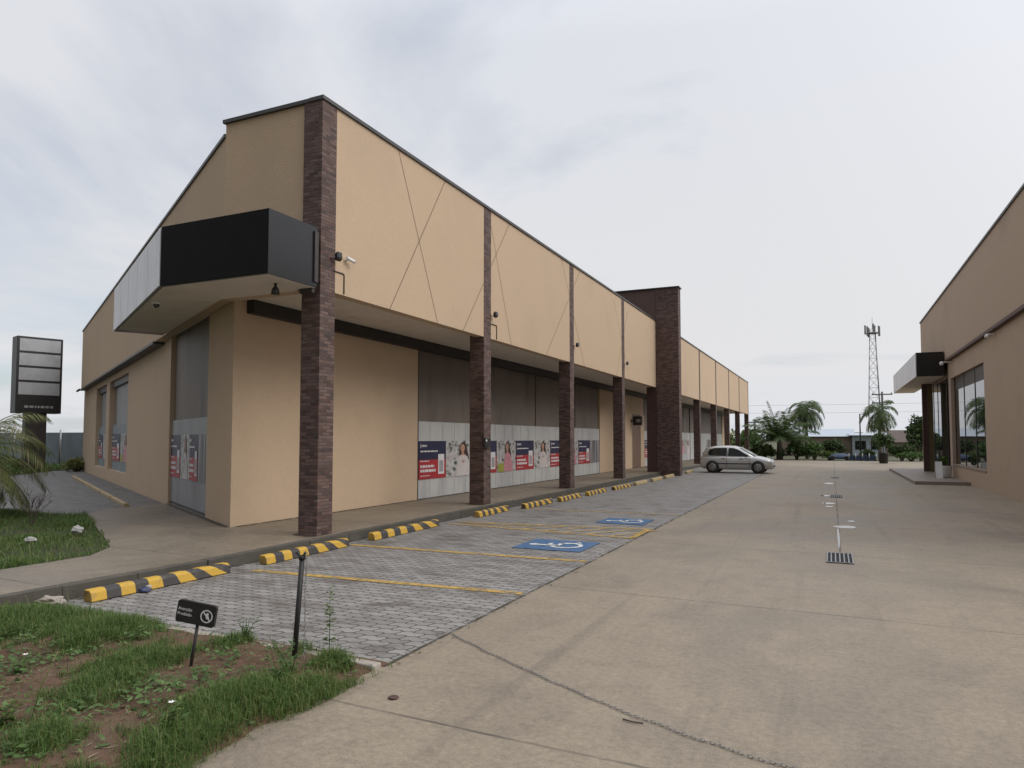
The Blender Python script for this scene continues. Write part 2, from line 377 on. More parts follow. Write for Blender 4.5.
def tag(o, label=None, cat=None, group=None, kind=None):
    if label: o['label'] = label
    if cat: o['category'] = cat
    if group: o['group'] = group
    if kind: o['kind'] = kind
    return o
def empty(name, loc, label, cat, group=None, rz=0):
    e = bpy.data.objects.new(name, None); COL.objects.link(e); e.location = loc; e.rotation_euler = (0,0,rz)
    e.empty_display_size = .2
    ORG[e.name] = tuple(loc) if rz == 0 else (0,0,0)
    return tag(e, label, cat, group)
def copy_tree(o, parent=None):
    c = o.copy(); COL.objects.link(c)
    if parent: c.parent = parent
    for ch in list(o.children): copy_tree(ch, c)
    return c
def structure(name, mb, m, bevel=0): return tag(mb.build(name, m, bevel=bevel), kind='structure')

# ------------------------------------------------------------------ camera
cam = bpy.data.cameras.new('camera'); co = bpy.data.objects.new('camera', cam); COL.objects.link(co)
co.location = (0, 0, 1.6); co.rotation_euler = (R(90 + 2.9), 0, R(24.4)); cam.shift_y = 19.3/1024
cam.sensor_width = 36; cam.lens = 705/1024*36; cam.clip_start = .05; cam.clip_end = 6000
S.camera = co

# ------------------------------------------------------------------ sky and sun
w = bpy.data.worlds.new('World'); S.world = w; w.use_nodes = True
nt = w.node_tree; bg = nt.nodes['Background']
SUN_EL, SUN_AZ = R(42), R(84)          # azimuth measured from +Y towards +X
sky = nt.nodes.new('ShaderNodeTexSky'); sky.sky_type = 'NISHITA'; sky.sun_disc = False
sky.sun_elevation = SUN_EL; sky.sun_rotation = SUN_AZ; sky.air_density = 1; sky.dust_density = 1.5
tc = nt.nodes.new('ShaderNodeTexCoord'); G = tc.outputs['Generated']
sp = nt.nodes.new('ShaderNodeSeparateXYZ'); nt.links.new(G, sp.inputs[0])
den = math_n(nt, 'ADD', math_n(nt, 'ABSOLUTE', sp.outputs[2]), .16)
cb = nt.nodes.new('ShaderNodeCombineXYZ')
nt.links.new(math_n(nt, 'DIVIDE', sp.outputs[0], den), cb.inputs[0]); nt.links.new(math_n(nt, 'DIVIDE', sp.outputs[1], den), cb.inputs[1])
n1 = noise_n(nt, cb.outputs[0], .62, 9, .56, (1, 1, 1), .5)
n2 = noise_n(nt, cb.outputs[0], .7, 8, .55, (1.15, .8, 1), .7)
# more cover ahead and to the right, thinner over the left of the scene
dirn = nt.nodes.new('ShaderNodeVectorMath'); dirn.operation = 'DOT_PRODUCT'; nt.links.new(G, dirn.inputs[0]); dirn.inputs[1].default_value = (-.83, .50, .24)
thin = math_n(nt, 'MULTIPLY', math_n(nt, 'SUBTRACT', dirn.outputs['Value'], .92, clamp=True), 2.6)
cov = ramp(nt, math_n(nt, 'SUBTRACT', n1, thin), [(.26, (.3, .3, .3)), (.46, (1, 1, 1))])
cloud = ramp(nt, n2, [(.22, (5.9, 6.35, 7.15)), (.36, (6.4, 6.65, 7.2)), (.60, (6.5, 6.65, 7.1))])
hz = ramp(nt, sp.outputs[2], [(.0, (.1, .1, .1)), (.09, (.75, .75, .75)), (.22, (.6, .6, .6)), (.5, (0, 0, 0))])
cloud = mix_c(nt, math_n(nt, 'MULTIPLY', hz, .55), cloud, (7.4, 7.15, 6.8))
col = mix_c(nt, cov, mix_c(nt, .2, sky.outputs[0], (5.2, 6.2, 7.5)), cloud)
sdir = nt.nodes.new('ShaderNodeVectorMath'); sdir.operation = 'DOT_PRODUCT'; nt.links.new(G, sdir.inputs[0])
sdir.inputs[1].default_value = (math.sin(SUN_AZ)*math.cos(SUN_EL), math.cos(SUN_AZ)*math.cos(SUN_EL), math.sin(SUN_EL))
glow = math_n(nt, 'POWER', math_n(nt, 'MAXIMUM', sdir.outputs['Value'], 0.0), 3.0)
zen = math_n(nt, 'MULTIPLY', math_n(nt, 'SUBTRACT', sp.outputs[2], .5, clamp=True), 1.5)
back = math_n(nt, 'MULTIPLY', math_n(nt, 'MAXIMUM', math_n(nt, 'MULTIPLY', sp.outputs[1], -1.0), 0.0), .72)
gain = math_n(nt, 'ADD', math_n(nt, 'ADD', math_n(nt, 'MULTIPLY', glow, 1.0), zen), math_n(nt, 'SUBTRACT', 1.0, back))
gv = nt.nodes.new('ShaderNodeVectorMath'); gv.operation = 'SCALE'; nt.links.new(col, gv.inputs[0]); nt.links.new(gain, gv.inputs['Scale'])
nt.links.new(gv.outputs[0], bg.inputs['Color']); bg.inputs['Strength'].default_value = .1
sun = bpy.data.lights.new('sun', 'SUN'); so = bpy.data.objects.new('sun', sun); COL.objects.link(so)
sun.energy = 1.35; sun.angle = R(40); sun.color = (1, .95, .86)
d = Vector((math.sin(SUN_AZ)*math.cos(SUN_EL), math.cos(SUN_AZ)*math.cos(SUN_EL), math.sin(SUN_EL)))
so.rotation_euler = d.to_track_quat('Z', 'Y').to_euler()
S.view_settings.view_transform = 'Standard'; S.view_settings.look = 'None'; S.view_settings.exposure = .17; S.view_settings.gamma = 1

# ------------------------------------------------------------------ ground
structure('ground', MB().quad((-2500,-2500,-.06),(2500,-2500,-.06),(2500,2500,-.06),(-2500,2500,-.06)), 'far_ground')
XE = -2.9
structure('driveway', MB().add([(XE-.3,-30,0),(30,-30,0),(30,57,0),(-30,57,0),(-30,46,0),(XE,46,0),(XE,4.23,0),(XE-.3,4.23,0)], [(0,1,2,3,4,5,6,7)]), 'concrete')
structure('parking_pavement', MB().add([(-6.99,4.35,.0),(XE,4.22,.0),(XE,46,.0),(-6.99,46,.0)], [(0,1,2,3)]), 'paver')
DR = Vector((-.867, .498, 0)); NR = Vector((-.498, -.867, 0))     # along the side wall / outwards from it
G0 = Vector((-9.15, 8.78, 0))
def gs(s, out=0, z=0): return G0 + DR*s + NR*out + Vector((0,0,z))
w_end = gs(5.2); SW = .15
side = [(-6.98,80),(-6.98,6.3),(-7.03,5.4),(-7.08,4.6),(-7.14,3.0),(-7.2,-5),(-8.6,-5),(-8.45,4.0),(-8.45,5.9),(-8.86,6.47),(-9.6,6.95),(-10.2,7.3),(-12.0,8.4),(-13.2,9.15),(-13.75,10.0),tuple(gs(5.15,.0)[:2]),tuple(gs(5.2,-.3)[:2]),(-9.4,9.3),(-9.4,80)]
structure('sidewalk', MB().prism(side, -.05, SW), 'sidewalk')
# kerb stones along the sidewalk edge
kb = MB(); pts = [(-6.98,80),(-6.98,6.3),(-7.03,5.4),(-7.08,4.6),(-7.14,3.0),(-7.2,-5)]
random.seed(3)
segs = []
for (a, b) in zip(pts[:-1], pts[1:]):
    a, b = Vector((*a,0)), Vector((*b,0)); L = (b-a).length; n = max(1, int(L/.9)); t = (b-a)/L; nn = Vector((-t.y, t.x, 0))
    if nn.x < 0: nn = -nn
    for i in range(n):
        p = a + t*(L*i/n); kb.obox(p + Vector((0,0,-.05)) + nn*.002, t*(L/n-.006), nn*(.10 + random.uniform(-.006,.006)), (0,0,SW+.05-.006+random.uniform(-.004,.008)))
structure('kerb', kb, 'kerb', .008)
structure('kerb_edging', MB().obox((-6.62,4.27,-.04),(3.70,-.15,0),(.004,.09,0),(0,0,.075)), 'edging', .01)
# soil bed in front of the camera
def soil_h(x, y):
    h = .035*noise.noise(Vector((x*1.4, y*1.4, 0))) + .02*noise.noise(Vector((x*5, y*5, 3))) + .008*noise.noise(Vector((x*17, y*17, 1)))
    q = .07*noise.noise(Vector((x*2.5, y*2.5, 4))) + .03*noise.noise(Vector((x*9, y*9, 2)))
    e = min(1, max(0, (-2.88+q-x)/.30)); e2 = min(1, max(0, (4.27-y)/.25))
    return -.012 + min(1, e*4)*.02 + e*(.05+h)*(.35+.65*e2)
def heightmesh(name, x0, x1, y0, y1, nx, ny, hf, m, kind='structure', keep=None):
    mb = MB(); idx = {}
    P = [(x0+(x1-x0)*i/nx, y0+(y1-y0)*j/ny) for j in range(ny+1) for i in range(nx+1)]
    mb.v = [(x, y, hf(x,y)) for x, y in P]
    for j in range(ny):
        for i in range(nx):
            k = j*(nx+1)+i
            if keep and not keep(x0+(x1-x0)*(i+.5)/nx, y0+(y1-y0)*(j+.5)/ny): continue
            mb.f.append((k,k+1,k+nx+2,k+nx+1)); mb.sm.append(True)
    return tag(mb.build(name, m), kind=kind)
heightmesh('earth_bed', -7.0, -2.80, -1.0, 4.29, 130, 160, soil_h, 'earth')
# lawn patch left of the path, old pavers and verge behind it
LAWN = [(-8.45,-2),(-8.45,5.9),(-8.86,6.47),(-9.6,6.95),(-10.2,7.3),(-12.0,8.4),(-13.2,9.15),(-16.2,9.0),(-30,7.5),(-30,-2)]
structure('lawn_soil', MB().prism(LAWN, -.05, .12), 'turf_base')
structure('side_pavement', MB().prism([(-13.2,9.15),(-13.75,10.0),tuple(gs(5.15)[:2]),tuple(gs(28)[:2]),(-33.2,21.2),(-29.6,16.7),(-40,15),(-40,6.5),(-30,7.5),(-16.2,9.0)], -.05, .10), 'paver_old')
structure('verge', MB().prism([(-33.2,21.2),(-29.6,16.7),(-40,15),(-60,12),(-60,60),(-33.2,60)], -.05, .12), 'turf_base')

# painted markings
def strip(a, b, wd, z):
    a, b = Vector((*a,z)), Vector((*b,z)); t = (b-a).normalized(); n = Vector((-t.y,t.x,0))*wd/2
    return [a-n, b-n, b+n, a+n]
def mark(name, strips, m, z):
    mb = MB()
    for a, b, wd in strips: mb.add(strip(a,b,wd,z), [(0,1,2,3)])
    return structure(name, mb, m)
mark('joint_dirt', [((XE-.005,4.22),(XE-.005,45),.032), ((-6.93,4.4),(-6.93,45),.16)], 'joint_moss', .0045)
gd = [((-9.0,8.8),(-9.0,66),.11)] + [(tuple(gs(a,.05)[:2]),tuple(gs(b,.05)[:2]),.11) for a, b in ((-.1,1.6),(1.6,5.15))]
for yc in (8.44,13.97,19.64,25.33): gd += [((-7.44,yc-.02),(-7.44,yc+.40),.10),((-7.38,yc-.05),(-7.0,yc-.05),.09)]
mark('wall_base_dirt', gd, 'base_dirt', SW+.005)
mark('bay_line_near', [((-6.45,6.60),(-2.95,6.76),.115)], 'yellow_line', .006)
mark('bay_line_second', [((-6.65,8.78),(-2.95,8.86),.12)], 'yellow_line', .006)
hat = [((-6.62,11.72),(-2.95,11.22),.13), ((-6.6,12.05),(-2.95,12.45),.13)]
for i in range(8):
    x = -6.3 + i*.42; hat.append(((x, 11.78 - (x+6.6)*.135), (x+.55, 12.0 + (x+6.9)*.1), .09))
mark('hatched_bay_marking', hat, 'yellow_faint', .007)
mark('hatched_bay_end_line', [((-2.98,11.2),(-2.98,12.5),.12)], 'yellow_line', .011)
mark('bay_line_third', [((-6.5,14.95),(-2.95,15.05),.12)], 'yellow_faint', .006)
def access_mark(cx, cy, sx, sy):
    structure('parking_symbol_ground', MB().quad((cx-sx/2,cy-sy/2,.010),(cx+sx/2,cy-sy/2,.010),(cx+sx/2,cy+sy/2,.010),(cx-sx/2,cy+sy/2,.010)), 'blue_paint')
    mb = MB(); k = sx*.98/100
    def P(u, v): return (cx - v*k, cy + u*k*sy/sx*1.05)        # symbol up is -X, right is +Y
    def st(a, b, wd): mb.add(strip(P(*a), P(*b), wd*k, .015), [(0,1,2,3)])
    hc = [Vector((*P(-8+7*math.cos(t), 33+7*math.sin(t)), .015)) for t in [2*math.pi*i/14 for i in range(14)]]
    mb.add(hc, [tuple(range(14))])
    st((-8,26),(-6,-4),8); st((-7,12),(12,12),5.5); st((-8,-3),(15,-3),7); st((13,-1),(24,-27),7); st((22,-26),(32,-23),6)
    A = [R(130 + 250*i/22) for i in range(23)]
    for a, b in zip(A[:-1], A[1:]):
        mb.add([Vector((*P(-2+r*math.cos(t), -14+r*math.sin(t)), .0155)) for t, r in ((a,19),(b,19),(b,25),(a,25))], [(0,1,2,3)])
    structure('parking_symbol', mb, 'marking_white')
access_mark(-3.80, 10.02, 1.06, 1.0); access_mark(-3.69, 13.45, .93, .95)

# puddles in the drainage valley
def puddle(cx, cy, rx, ry, seed):
    mb = MB(); n = 40
    vs = []
    for i in range(n):
        a = 2*math.pi*i/n; k = 1 + .32*noise.noise(Vector((math.cos(a)*1.3, math.sin(a)*1.3, seed)))+ .10*noise.noise(Vector((math.cos(a)*4, math.sin(a)*4, seed+9)))
        vs.append((cx+rx*k*math.cos(a), cy+ry*k*math.sin(a), .0045))
    mb.add(vs, [tuple(range(n))]); structure('puddle', mb, 'puddle')
for i, a in enumerate([(.19,14.25,.20,.20),(.30,15.3,.07,.12),(.06,12.75,.020,1.2),(-.12,19.3,.14,.25),(-.10,18.4,.09,.15),(-.22,21.9,.13,.22),(-.15,27.9,.17,.3)]): puddle(*a, i*3.1)

# ------------------------------------------------------------------ left commercial building
bl = empty('commercial_building', (-9.1, 30, 0), 'long beige single storey shopping building with brick columns and a black corner canopy', 'building')
XF, XB = -7.03, -9.05
SOF, TOP = 3.97, 6.82
YEND = 68.7
# parapet (front) and return, upper side wall
def wall_seg(mb, s0, s1, out, th, z0, z1): mb.obox(gs(s0,out,z0), DR*(s1-s0), -NR*th, (0,0,z1-z0))
par = MB()
par.box(XF-.2, XF, 8.73, 30.86, 3.88, TOP); par.box(XF-.2, XF, 31.42, YEND, 3.88, TOP)
par.build('parapet', 'stucco', bl)
MB().box(-9.06, -7.385, 8.48, 8.68, 3.89, TOP).build('parapet_return', 'stucco', bl)
UO = .215
s_up = .08
up = MB(); wall_seg(up, -.227, 26.0, UO, .2, 3.92, 6.60); up.build('side_parapet', 'stucco', bl)
cop = MB(); cop.box(XF-.24, XF+.035, 8.42, YEND+.03, TOP+.002, TOP+.06); cop.box(-9.09, XF-.242, 8.43, 8.66, TOP+.002, TOP+.06)
cop.build('coping', 'coping', bl)
cs = MB(); wall_seg(cs, -.22, 26.03, UO+.03, .26, 6.602, 6.66); cs.build('coping', 'coping', bl)
led = MB(); wall_seg(led, 6.2, 26.3, UO+.045, .34, 3.86, 3.919); led.build('ledge_trim', 'trim', bl)
MB().prism([(XF-.2,8.7),(-9.0,8.7),tuple(gs(25.9)[:2]),(-33,YEND),(XF-.2,YEND)], 6.3, 6.4).build('roof', 'coping', bl)
# score joints on the parapet
def onf(y, z): return Vector((XF+.002, y, z))
for (y0,z0),(y1,z1) in [((10.53,6.82),(11.95,3.88)),((12.22,6.82),(10.3,3.88)),((15.35,6.82),(13.0,3.88)),((14.33,6.5),(15.45,3.88)),((20.6,6.8),(17.75,3.88)),((18.95,6.82),(21.0,3.88)),((26.2,6.5),(24.6,3.88)),((24.3,6.6),(26.4,3.88))]:
    a, b = onf(y0,z0), onf(y1,z1); t = (b-a).normalized(); n = Vector((0,-t.z,t.y))*.010
    MB().add([a-n, b-n, b+n, a+n], [(0,1,2,3)]).build('score_joint', 'groove', bl)
# columns: one mesh each
cols = [8.44, 13.97, 19.64, 25.33, 42.0, 48.4, 54.9, 61.4, 68.3]
for y in cols: MB().box(-7.38, -7.02, y, y+.35, SW, TOP).build('column', 'brick', bl, .006)
MB().box(-7.42, -7.02, 36.2, 36.56, SW, TOP).build('column', 'brick', bl, .006)
MB().box(-7.0195, -6.02, 30.87, 31.4, .0, 8.25).build('brick_fin', 'brick', bl, .008)
MB().box(-7.46, -7.0205, 30.90, 31.4, SW, 3.9).build('fin_pier', 'brick_pillar', bl)
MB().box(-13.5, -7.0205, 30.89, 31.4, 6.9, 8.24).build('fin_wall', 'brown_paint', bl)
MB().box(-13.6, -5.97, 30.83, 31.44, 8.252, 8.30).build('fin_coping', 'trim', bl)
# soffit
sof = MB().prism([(XF-.2,YEND),(XF-.2,8.625),(-9.0,8.625),tuple(gs(.3,.07)[:2]),tuple(gs(6.4,.07)[:2]),tuple(gs(6.4,-.05)[:2]),tuple(gs(0,-.1)[:2]),(XB-.1,9.0),(XB-.1,YEND)], SOF, SOF+.05)
sof.build('soffit', 'soffit', bl)
# lower side wall with its openings
D0, D1 = 1.65, 5.35
WA0, WA1, WB0, WB1 = 12.2, 16.9, 17.9, 21.4
def seg(s0, s1, z0, z1):
    sw = MB(); wall_seg(sw, s0, s1, 0, .3, z0, z1); sw.build('side_wall', 'stucco', bl)
MB().prism([(XB,8.7226),tuple(gs(D0)[:2]),tuple(gs(D0,-.3)[:2]),tuple(gs(.1,-.3)[:2])], SW, SOF).build('side_wall', 'stucco', bl)
seg(D1, WA0, .05, SOF); seg(WA0, WB1, .05, .52); seg(WA0, WB1, 3.66, SOF); seg(WA1, WB0, .52, 3.66); seg(WB1, 27.0, .05, SOF)
def inset(name, s0, s1, z0, z1, dep, m, parent=bl):
    mb = MB(); wall_seg(mb, s0, s1, -dep, .05, z0, z1); return mb.build(name, m, parent)
sh = inset('side_shutter', D0, D1, 2.02, SOF, .10, 'shutter')
ho = inset('side_hoarding', D0+.0, D1, SW, 2.02, .06, 'side_panel')
fr = MB(); wall_seg(fr, D0+.002, D0+.06, -.02, .05, SW, 2.3); wall_seg(fr, D0+.06, D1-.02, -.05, .01, SW+.002, SW+.05); fr.build('jamb', 'frame', ho)
for k, (a, b) in enumerate([(WA0, WA1), (WB0, WB1)]):
    win = inset('side_window', a, b, 2.1, 3.66, .2, 'side_panel')
    inset('lower_panel', a, b, .52, 2.1, .12, 'fence_blue', win)
    inset('lintel_box', a, b, 3.45, 3.655, .1, 'dark_band', win)
ev = MB(); ev.box(-33.6, XB-.25, YEND-.2, YEND, 0, 6.3); ev.build('rear_wall', 'stucco', bl)
# back wall of the arcade: beige piers and shop fronts
bw = MB()
MB().box(XB-.25, XB, 36.102, 36.9, SW, 2.85).build('arcade_wall', 'stucco', bl); MB().box(XB-.25, XB, 34.202, 34.398, SW, 2.85).build('arcade_wall', 'stucco', bl)
for a, b in [(29.05,34.2),(66.0,YEND-.2)]: MB().box(XB-.25, XB, a, b, SW, SOF).build('arcade_wall', 'stucco', bl)
P0 = (XB, 8.78-(-9.15-XB)/.867*.498*-1 if False else 8.7226)
MB().prism([P0,(XB,14.47),(XB-.25,14.47),tuple(gs(.1,-.3)[:2])], SW, SOF).build('arcade_wall', 'stucco', bl)
def front(y0, y1, top=2.03):
    MB().box(XB-.15, XB-.07, y0, y1, top, SOF).build('shop_shutter', 'shutter', bl)
    h = MB().box(XB-.12, XB-.03, y0, y1, SW+.01, top-.002).build('shop_hoarding', 'hoarding', bl)
    sm = MB(); y = y0 + .62
    while y < y1-.1: sm.box(XB-.032, XB-.026, y, y+.014, SW+.01, top-.003); y += .62
    sm.build('seam', 'seam', h)
    MB().box(XB-.14, XB-.01, y0, y0+.06, SW+.01, SOF).build('shop_frame', 'frame', bl)
front(14.47, 29.05); front(36.9, 50.2); front(50.2, 66.0)
MB().box(XB-.2, XB-.02, 34.4, 36.1, SW, 2.85).build('wood_panel', 'brown_wood', bl); MB().box(XB-.2, XB-.03, 34.2, 36.9, 2.853, SOF).build('arcade_wall', 'stucco', bl)
band = MB().box(XB-.005, XB+.16, 9.0, 66.0, 3.74, SOF-.003); band.build('shutter_box', 'dark_band', bl)
for y in (22.0, 26.0, 43.5, 47.9): MB().box(XB-.068, XB-.05, y, y+.03, 2.03, 3.73).build('mullion', 'frame', bl)
# corner canopy
A, B = Vector((-7.02,7.35,0)), Vector((-9.12,7.35,0)); Cc = B + DR*5.45; Dd = Cc - NR*.93
CZ0, CZ1 = 3.87, 4.79
ca = MB().prism([(A.x-.0,A.y),(B.x,B.y),(Cc.x,Cc.y),(Dd.x,Dd.y),(-9.03,8.415),(-7.43,8.415),(-7.43,8.36),(A.x,8.36)], CZ0+.012, CZ1)
can = ca.build('corner_canopy', 'black_sign', bl)
cu = MB().prism([(A.x-.03,A.y+.03),(B.x+.02,B.y+.03),tuple((Cc-NR*.03-DR*.45)[:2]),tuple((Dd-DR*.45)[:2]),(-9.03,8.41),(-7.44,8.41),(-7.44,8.35),(A.x-.03,8.35)], CZ0, CZ0+.011)
cu.build('canopy_soffit', 'soffit', can)
L = 5.41; n = 5
for i in range(n):
    a = B + DR*(.02 + L*i/n) + NR*.004 + Vector((0,0,CZ0+.02))
    MB().obox(a, DR*(L/n-.02), NR*.02, (0,0,CZ1-CZ0-.04)).build('sign_face', 'white_panel', can)
MB().box(B.x+.02, A.x-.02, A.y-.012, A.y-.002, CZ0+.02, CZ1-.01).build('sign_face', 'matte_black', can)
MB().box(-7.30, -7.06, 8.30, 8.358, 3.80, 3.868).build('canopy_bracket', 'trim', can)
MB().box(-7.019, -6.995, 8.28, 8.36, 3.95, 4.72).build('end_trim', 'trim', can)
# conduit loops beside columns
for y in (8.79, 14.40):
    cd = MB(); z = 4.22
    cd.tube([(XF+.01, y-.06, z), (XF+.01, y+.20, z), (XF+.01, y+.22, z-.02), (XF+.01, y+.22, 3.9)], .010, 6); cd.build('conduit', 'trim', bl)
MB().tube([gs(26.1,UO+.06,3.9), gs(27.4,UO+.06,3.9)], .05, 8).build('drain_spout', 'trim', bl)

# ------------------------------------------------------------------ lamps and cameras on the building
def floodlight(loc, label, cat='floodlight', white=True):
    r = empty('floodlight', loc, label, cat, 'floodlights on the brick columns')
    x, y, z = loc; r.scale = (.68,.68,.68)
    b = MB(); b.obox((x+.10,y+.05,z-.09),(.02,.16,-.0),(.09,-.03,.05),(-.02,.0,.15)); b.build('housing', 'black', r, .01)
    g = MB(); g.obox((x+.196,y+.035,z-.02),(.014,.135,0),(.004,-.001,.002),(-.017,.0,.125)); g.build('lens', 'car_glass', r)
    a = MB(); a.tube([(x,y,z-.03),(x+.06,y+.02,z-.04),(x+.12,y+.1,z-.03)], .012, 6); a.build('bracket', 'black', r)
    return r
floodlight((-7.02,8.66,4.42), 'black floodlight on the brick column nearest the corner canopy', 'floodlight')
floodlight((-7.02,14.28,4.42), 'black floodlight on the second brick column from the corner canopy')
floodlight((-7.02,19.95,4.42), 'black floodlight on the third brick column from the corner canopy')
floodlight((-7.02,25.64,4.42), 'black floodlight on the fourth brick column, just before the tall fin')
def bullet(loc, label):
    r = empty('security_camera', loc, label, 'camera'); x, y, z = loc
    MB().tube([(x,y,z),(x+.08,y,z+.01)], .014, 6).build('bracket', 'white', r)
    MB().tube([(x+.06,y-.05,z+.03),(x+.10,y+.10,z-.01)], .028, 10).build('camera_body', 'white', r)
    MB().tube([(x+.099,y+.095,z-.009),(x+.104,y+.11,z-.012)], .02, 10).build('lens', 'black', r)
bullet((XF,9.05,4.45), 'white security camera on the beige parapet beside the first floodlight')
def dome(loc, label):
    r = empty('dome_camera', loc, label, 'camera'); x, y, z = loc
    MB().lathe([(.075,0),(.075,-.025),(.06,-.03)], loc, 14).build('camera_base', 'white', r)
    MB().lathe([(.055,-.03),(.05,-.055),(.03,-.08),(.008,-.09)], loc, 14).build('dome', 'glass', r)
dome((-10.2,8.15,3.869), 'white dome camera under the canopy soffit')
r = empty('ceiling_siren', (-7.35,7.85,3.869), 'small dark bell shaped fitting hanging under the black canopy', 'siren')
MB().lathe([(.02,0),(.02,-.05),(.05,-.08),(.065,-.16),(.02,-.165)], (-7.35,7.85,3.869), 12).build('bell', 'black', r)
r = empty('intercom_box', (-7.02,14.05,1.52), 'small black box with a white lamp on the second column', 'intercom')
MB().box(-7.019,-6.93,13.86,14.14,1.42,1.62).build('housing','black',r,.015)
MB().lathe([(.03,0),(.03,.014),(.015,.02)], (-6.928,13.90,1.56), 12, 'x').build('lamp','lamp_glass',r)
r = empty('hanging_sign', (XB,34.9,2.6), 'small black box sign in front of the brown wood panel', 'sign')
MB().box(-8.95,-8.50,34.15,34.33,2.28,2.72).build('sign_box','black',r,.02)
MB().box(-9.06,-8.95,34.2,34.28,2.45,2.55).build('bracket','trim',r)
MB().box(-8.78,-8.56,34.138,34.148,2.42,2.58).build('emblem','print_grey',r)

# ------------------------------------------------------------------ posters
def rect(mb, u0, u1, v0, v1, dep): mb.box(u0, u1, -dep, -dep+.002, v0, v1)
PH = .93
def make_text():
    r = empty('advert_poster', (0,0,0), 'x', 'poster', 'adverts pasted on the hoardings', .0001)
    bk = MB().box(0, 1, 0, .006, 0, PH).build('backing', 'navy', r)
    m = MB(); rect(m, .0, 1, .0, .47, .004); m.build('red_field', 'red', r)
    m = MB(); rect(m, .70, .93, .10, .60, .008); m.build('white_card', 'print_white', r)
    m = MB(); rect(m, .74, .89, .16, .44, .011); m.build('card_picture', 'print_grey', r)
    t = MB(); rng = random.Random(5)
    def words(u, v, h, w_end):
        while u < w_end:
            w = rng.uniform(.05, .12); w = min(w, w_end-u); rect(t, u, u+w, v, v+h, .0085); u += w + .018
    rect(t, .05,.075,.76,.86,.0085); words(.11,.79,.045,.27); words(.05,.66,.035,.68); words(.05,.425,.024,.36)
    words(.05,.28,.06,.55); words(.05,.17,.065,.60); words(.05,.07,.02,.4)
    t.build('lettering', 'print_white', r)
    return r
def flat(m, pts, dep):
    n = len(pts); m.add([(u,-dep,v) for u,v in pts], [tuple(range(n))])
def ell(cx, cy, rx, ry, n=18): return [(cx+rx*math.cos(2*math.pi*i/n), cy+ry*math.sin(2*math.pi*i/n)) for i in range(n)]
def make_photo(coat, streaks=False, extra=None):
    r = empty('photo_poster', (0,0,0), 'x', 'poster', 'photo panels pasted on the hoardings', .0001)
    MB().box(0, 1, 0, .006, 0, PH).build('backing', 'streaks' if streaks else 'photo_back', r)
    if streaks: return r
    m = MB(); flat(m, [(.44,.34),(.42,.60),(.44,.80),(.50,.89),(.59,.90),(.66,.84),(.70,.68),(.76,.44),(.70,.36)], .004); m.build('printed_hair', 'hair_print', r)
    m = MB(); flat(m, ell(.53,.74,.075,.105), .008); flat(m, [(.50,.66),(.57,.66),(.59,.55),(.49,.55)], .0075); m.build('printed_face', 'skin_print', r)
    m = MB(); flat(m, [(.30,0),(.36,.30),(.42,.52),(.50,.57),(.60,.57),(.70,.50),(.80,.26),(.84,0)], .006); m.build('printed_coat', coat, r)
    m = MB(); flat(m, [(.36,.30),(.30,.18),(.38,.10),(.56,.34),(.52,.40)], .0095); m.build('printed_sleeve', coat, r)
    m = MB(); flat(m, ell(.55,.38,.045,.04), .011); m.build('printed_hand', 'skin_print', r)
    if extra:
        m = MB(); flat(m, [(.04,0),(.04,.24),(.34,.26),(.36,0)], .0125); m.build('printed_bag', extra, r)
        m = MB(); flat(m, [(.16,.24),(.16,.66),(.20,.66),(.20,.24)], .0120); m.build('printed_panel', 'print_white', r)
    return r
pt = make_text(); pw = make_photo('coat_print'); pp = make_photo('pink_print', extra='lime_print'); ps = make_photo('coat_print', True)
used = set()
def put(proto, o, ang, wd, label):
    if proto.name in used: c = copy_tree(proto)
    else: c = proto; used.add(proto.name)
    c.location = o; c.rotation_euler = (0,0,ang); c.scale = (wd,1,1); c['label'] = label
def fp(proto, y0, y1, label): put(proto, (XB-.019, y0, .62), math.pi/2, y1-y0, label)
fp(pt,14.56,15.86,'navy and red advert poster beside the plain beige wall by the corner column')
fp(pw,15.88,17.54,'photo poster of a dark haired woman in a pale coat before the second column')
fp(pt,17.56,18.88,'navy and red advert poster half hidden behind the second brick column')
fp(pp,18.90,20.27,'photo poster of a woman in pink with a lime bag, right of the second column')
fp(pt,20.29,21.73,'navy and red advert poster midway between the second and third columns')
fp(pw,21.75,23.25,'photo poster of a woman in a pale coat midway between second and third columns')
fp(pt,23.27,24.7,'navy and red advert poster cut by the left edge of the third column')
fp(pp,24.72,26.28,'photo poster of a woman in pink just right of the third column')
fp(pt,26.30,27.70,'navy and red advert poster between the third column and the beige pier')
fp(ps,27.72,28.98,'grey streaked photo poster against the beige pier left of the fourth column')
fp(pt,37.0,39.0,'navy and red advert poster beside the brown fin, seen past the wood panel')
fp(pp,46.5,48.2,'small photo poster of a woman in pink on the hoarding just beyond the tall fin')
fp(pw,48.3,50.1,'small photo poster of a woman in a pale coat by the column beyond the fin')
fp(ps,57.5,59.5,'dark narrow streaked poster glimpsed between two far columns behind the car')
GA = math.atan2(-.498, .867)
def gp(proto, s0, s1, label, z=.76, dep=-.05): put(proto, gs(s1, dep, z), GA, s1-s0, label)
gp(pt,4.30,5.35,'navy and red advert poster at the left edge of the side door hoarding')
gp(pw,3.40,4.28,'photo poster between the two red adverts on the side door hoarding')
gp(pt,2.62,3.38,'narrow navy and red advert poster near the middle of the side door hoarding')
gp(ps,1.74,2.60,'grey streaked photo poster at the right edge of the side door hoarding')
gp(pt,14.7,16.7,'navy and red advert poster in the left half of the nearer side window',.85,-.105)
gp(pp,12.4,14.5,'photo poster in the right half of the nearer side window',.85,-.105)
gp(pt,19.9,21.2,'navy and red advert poster in the left half of the farther side window',.85,-.105)
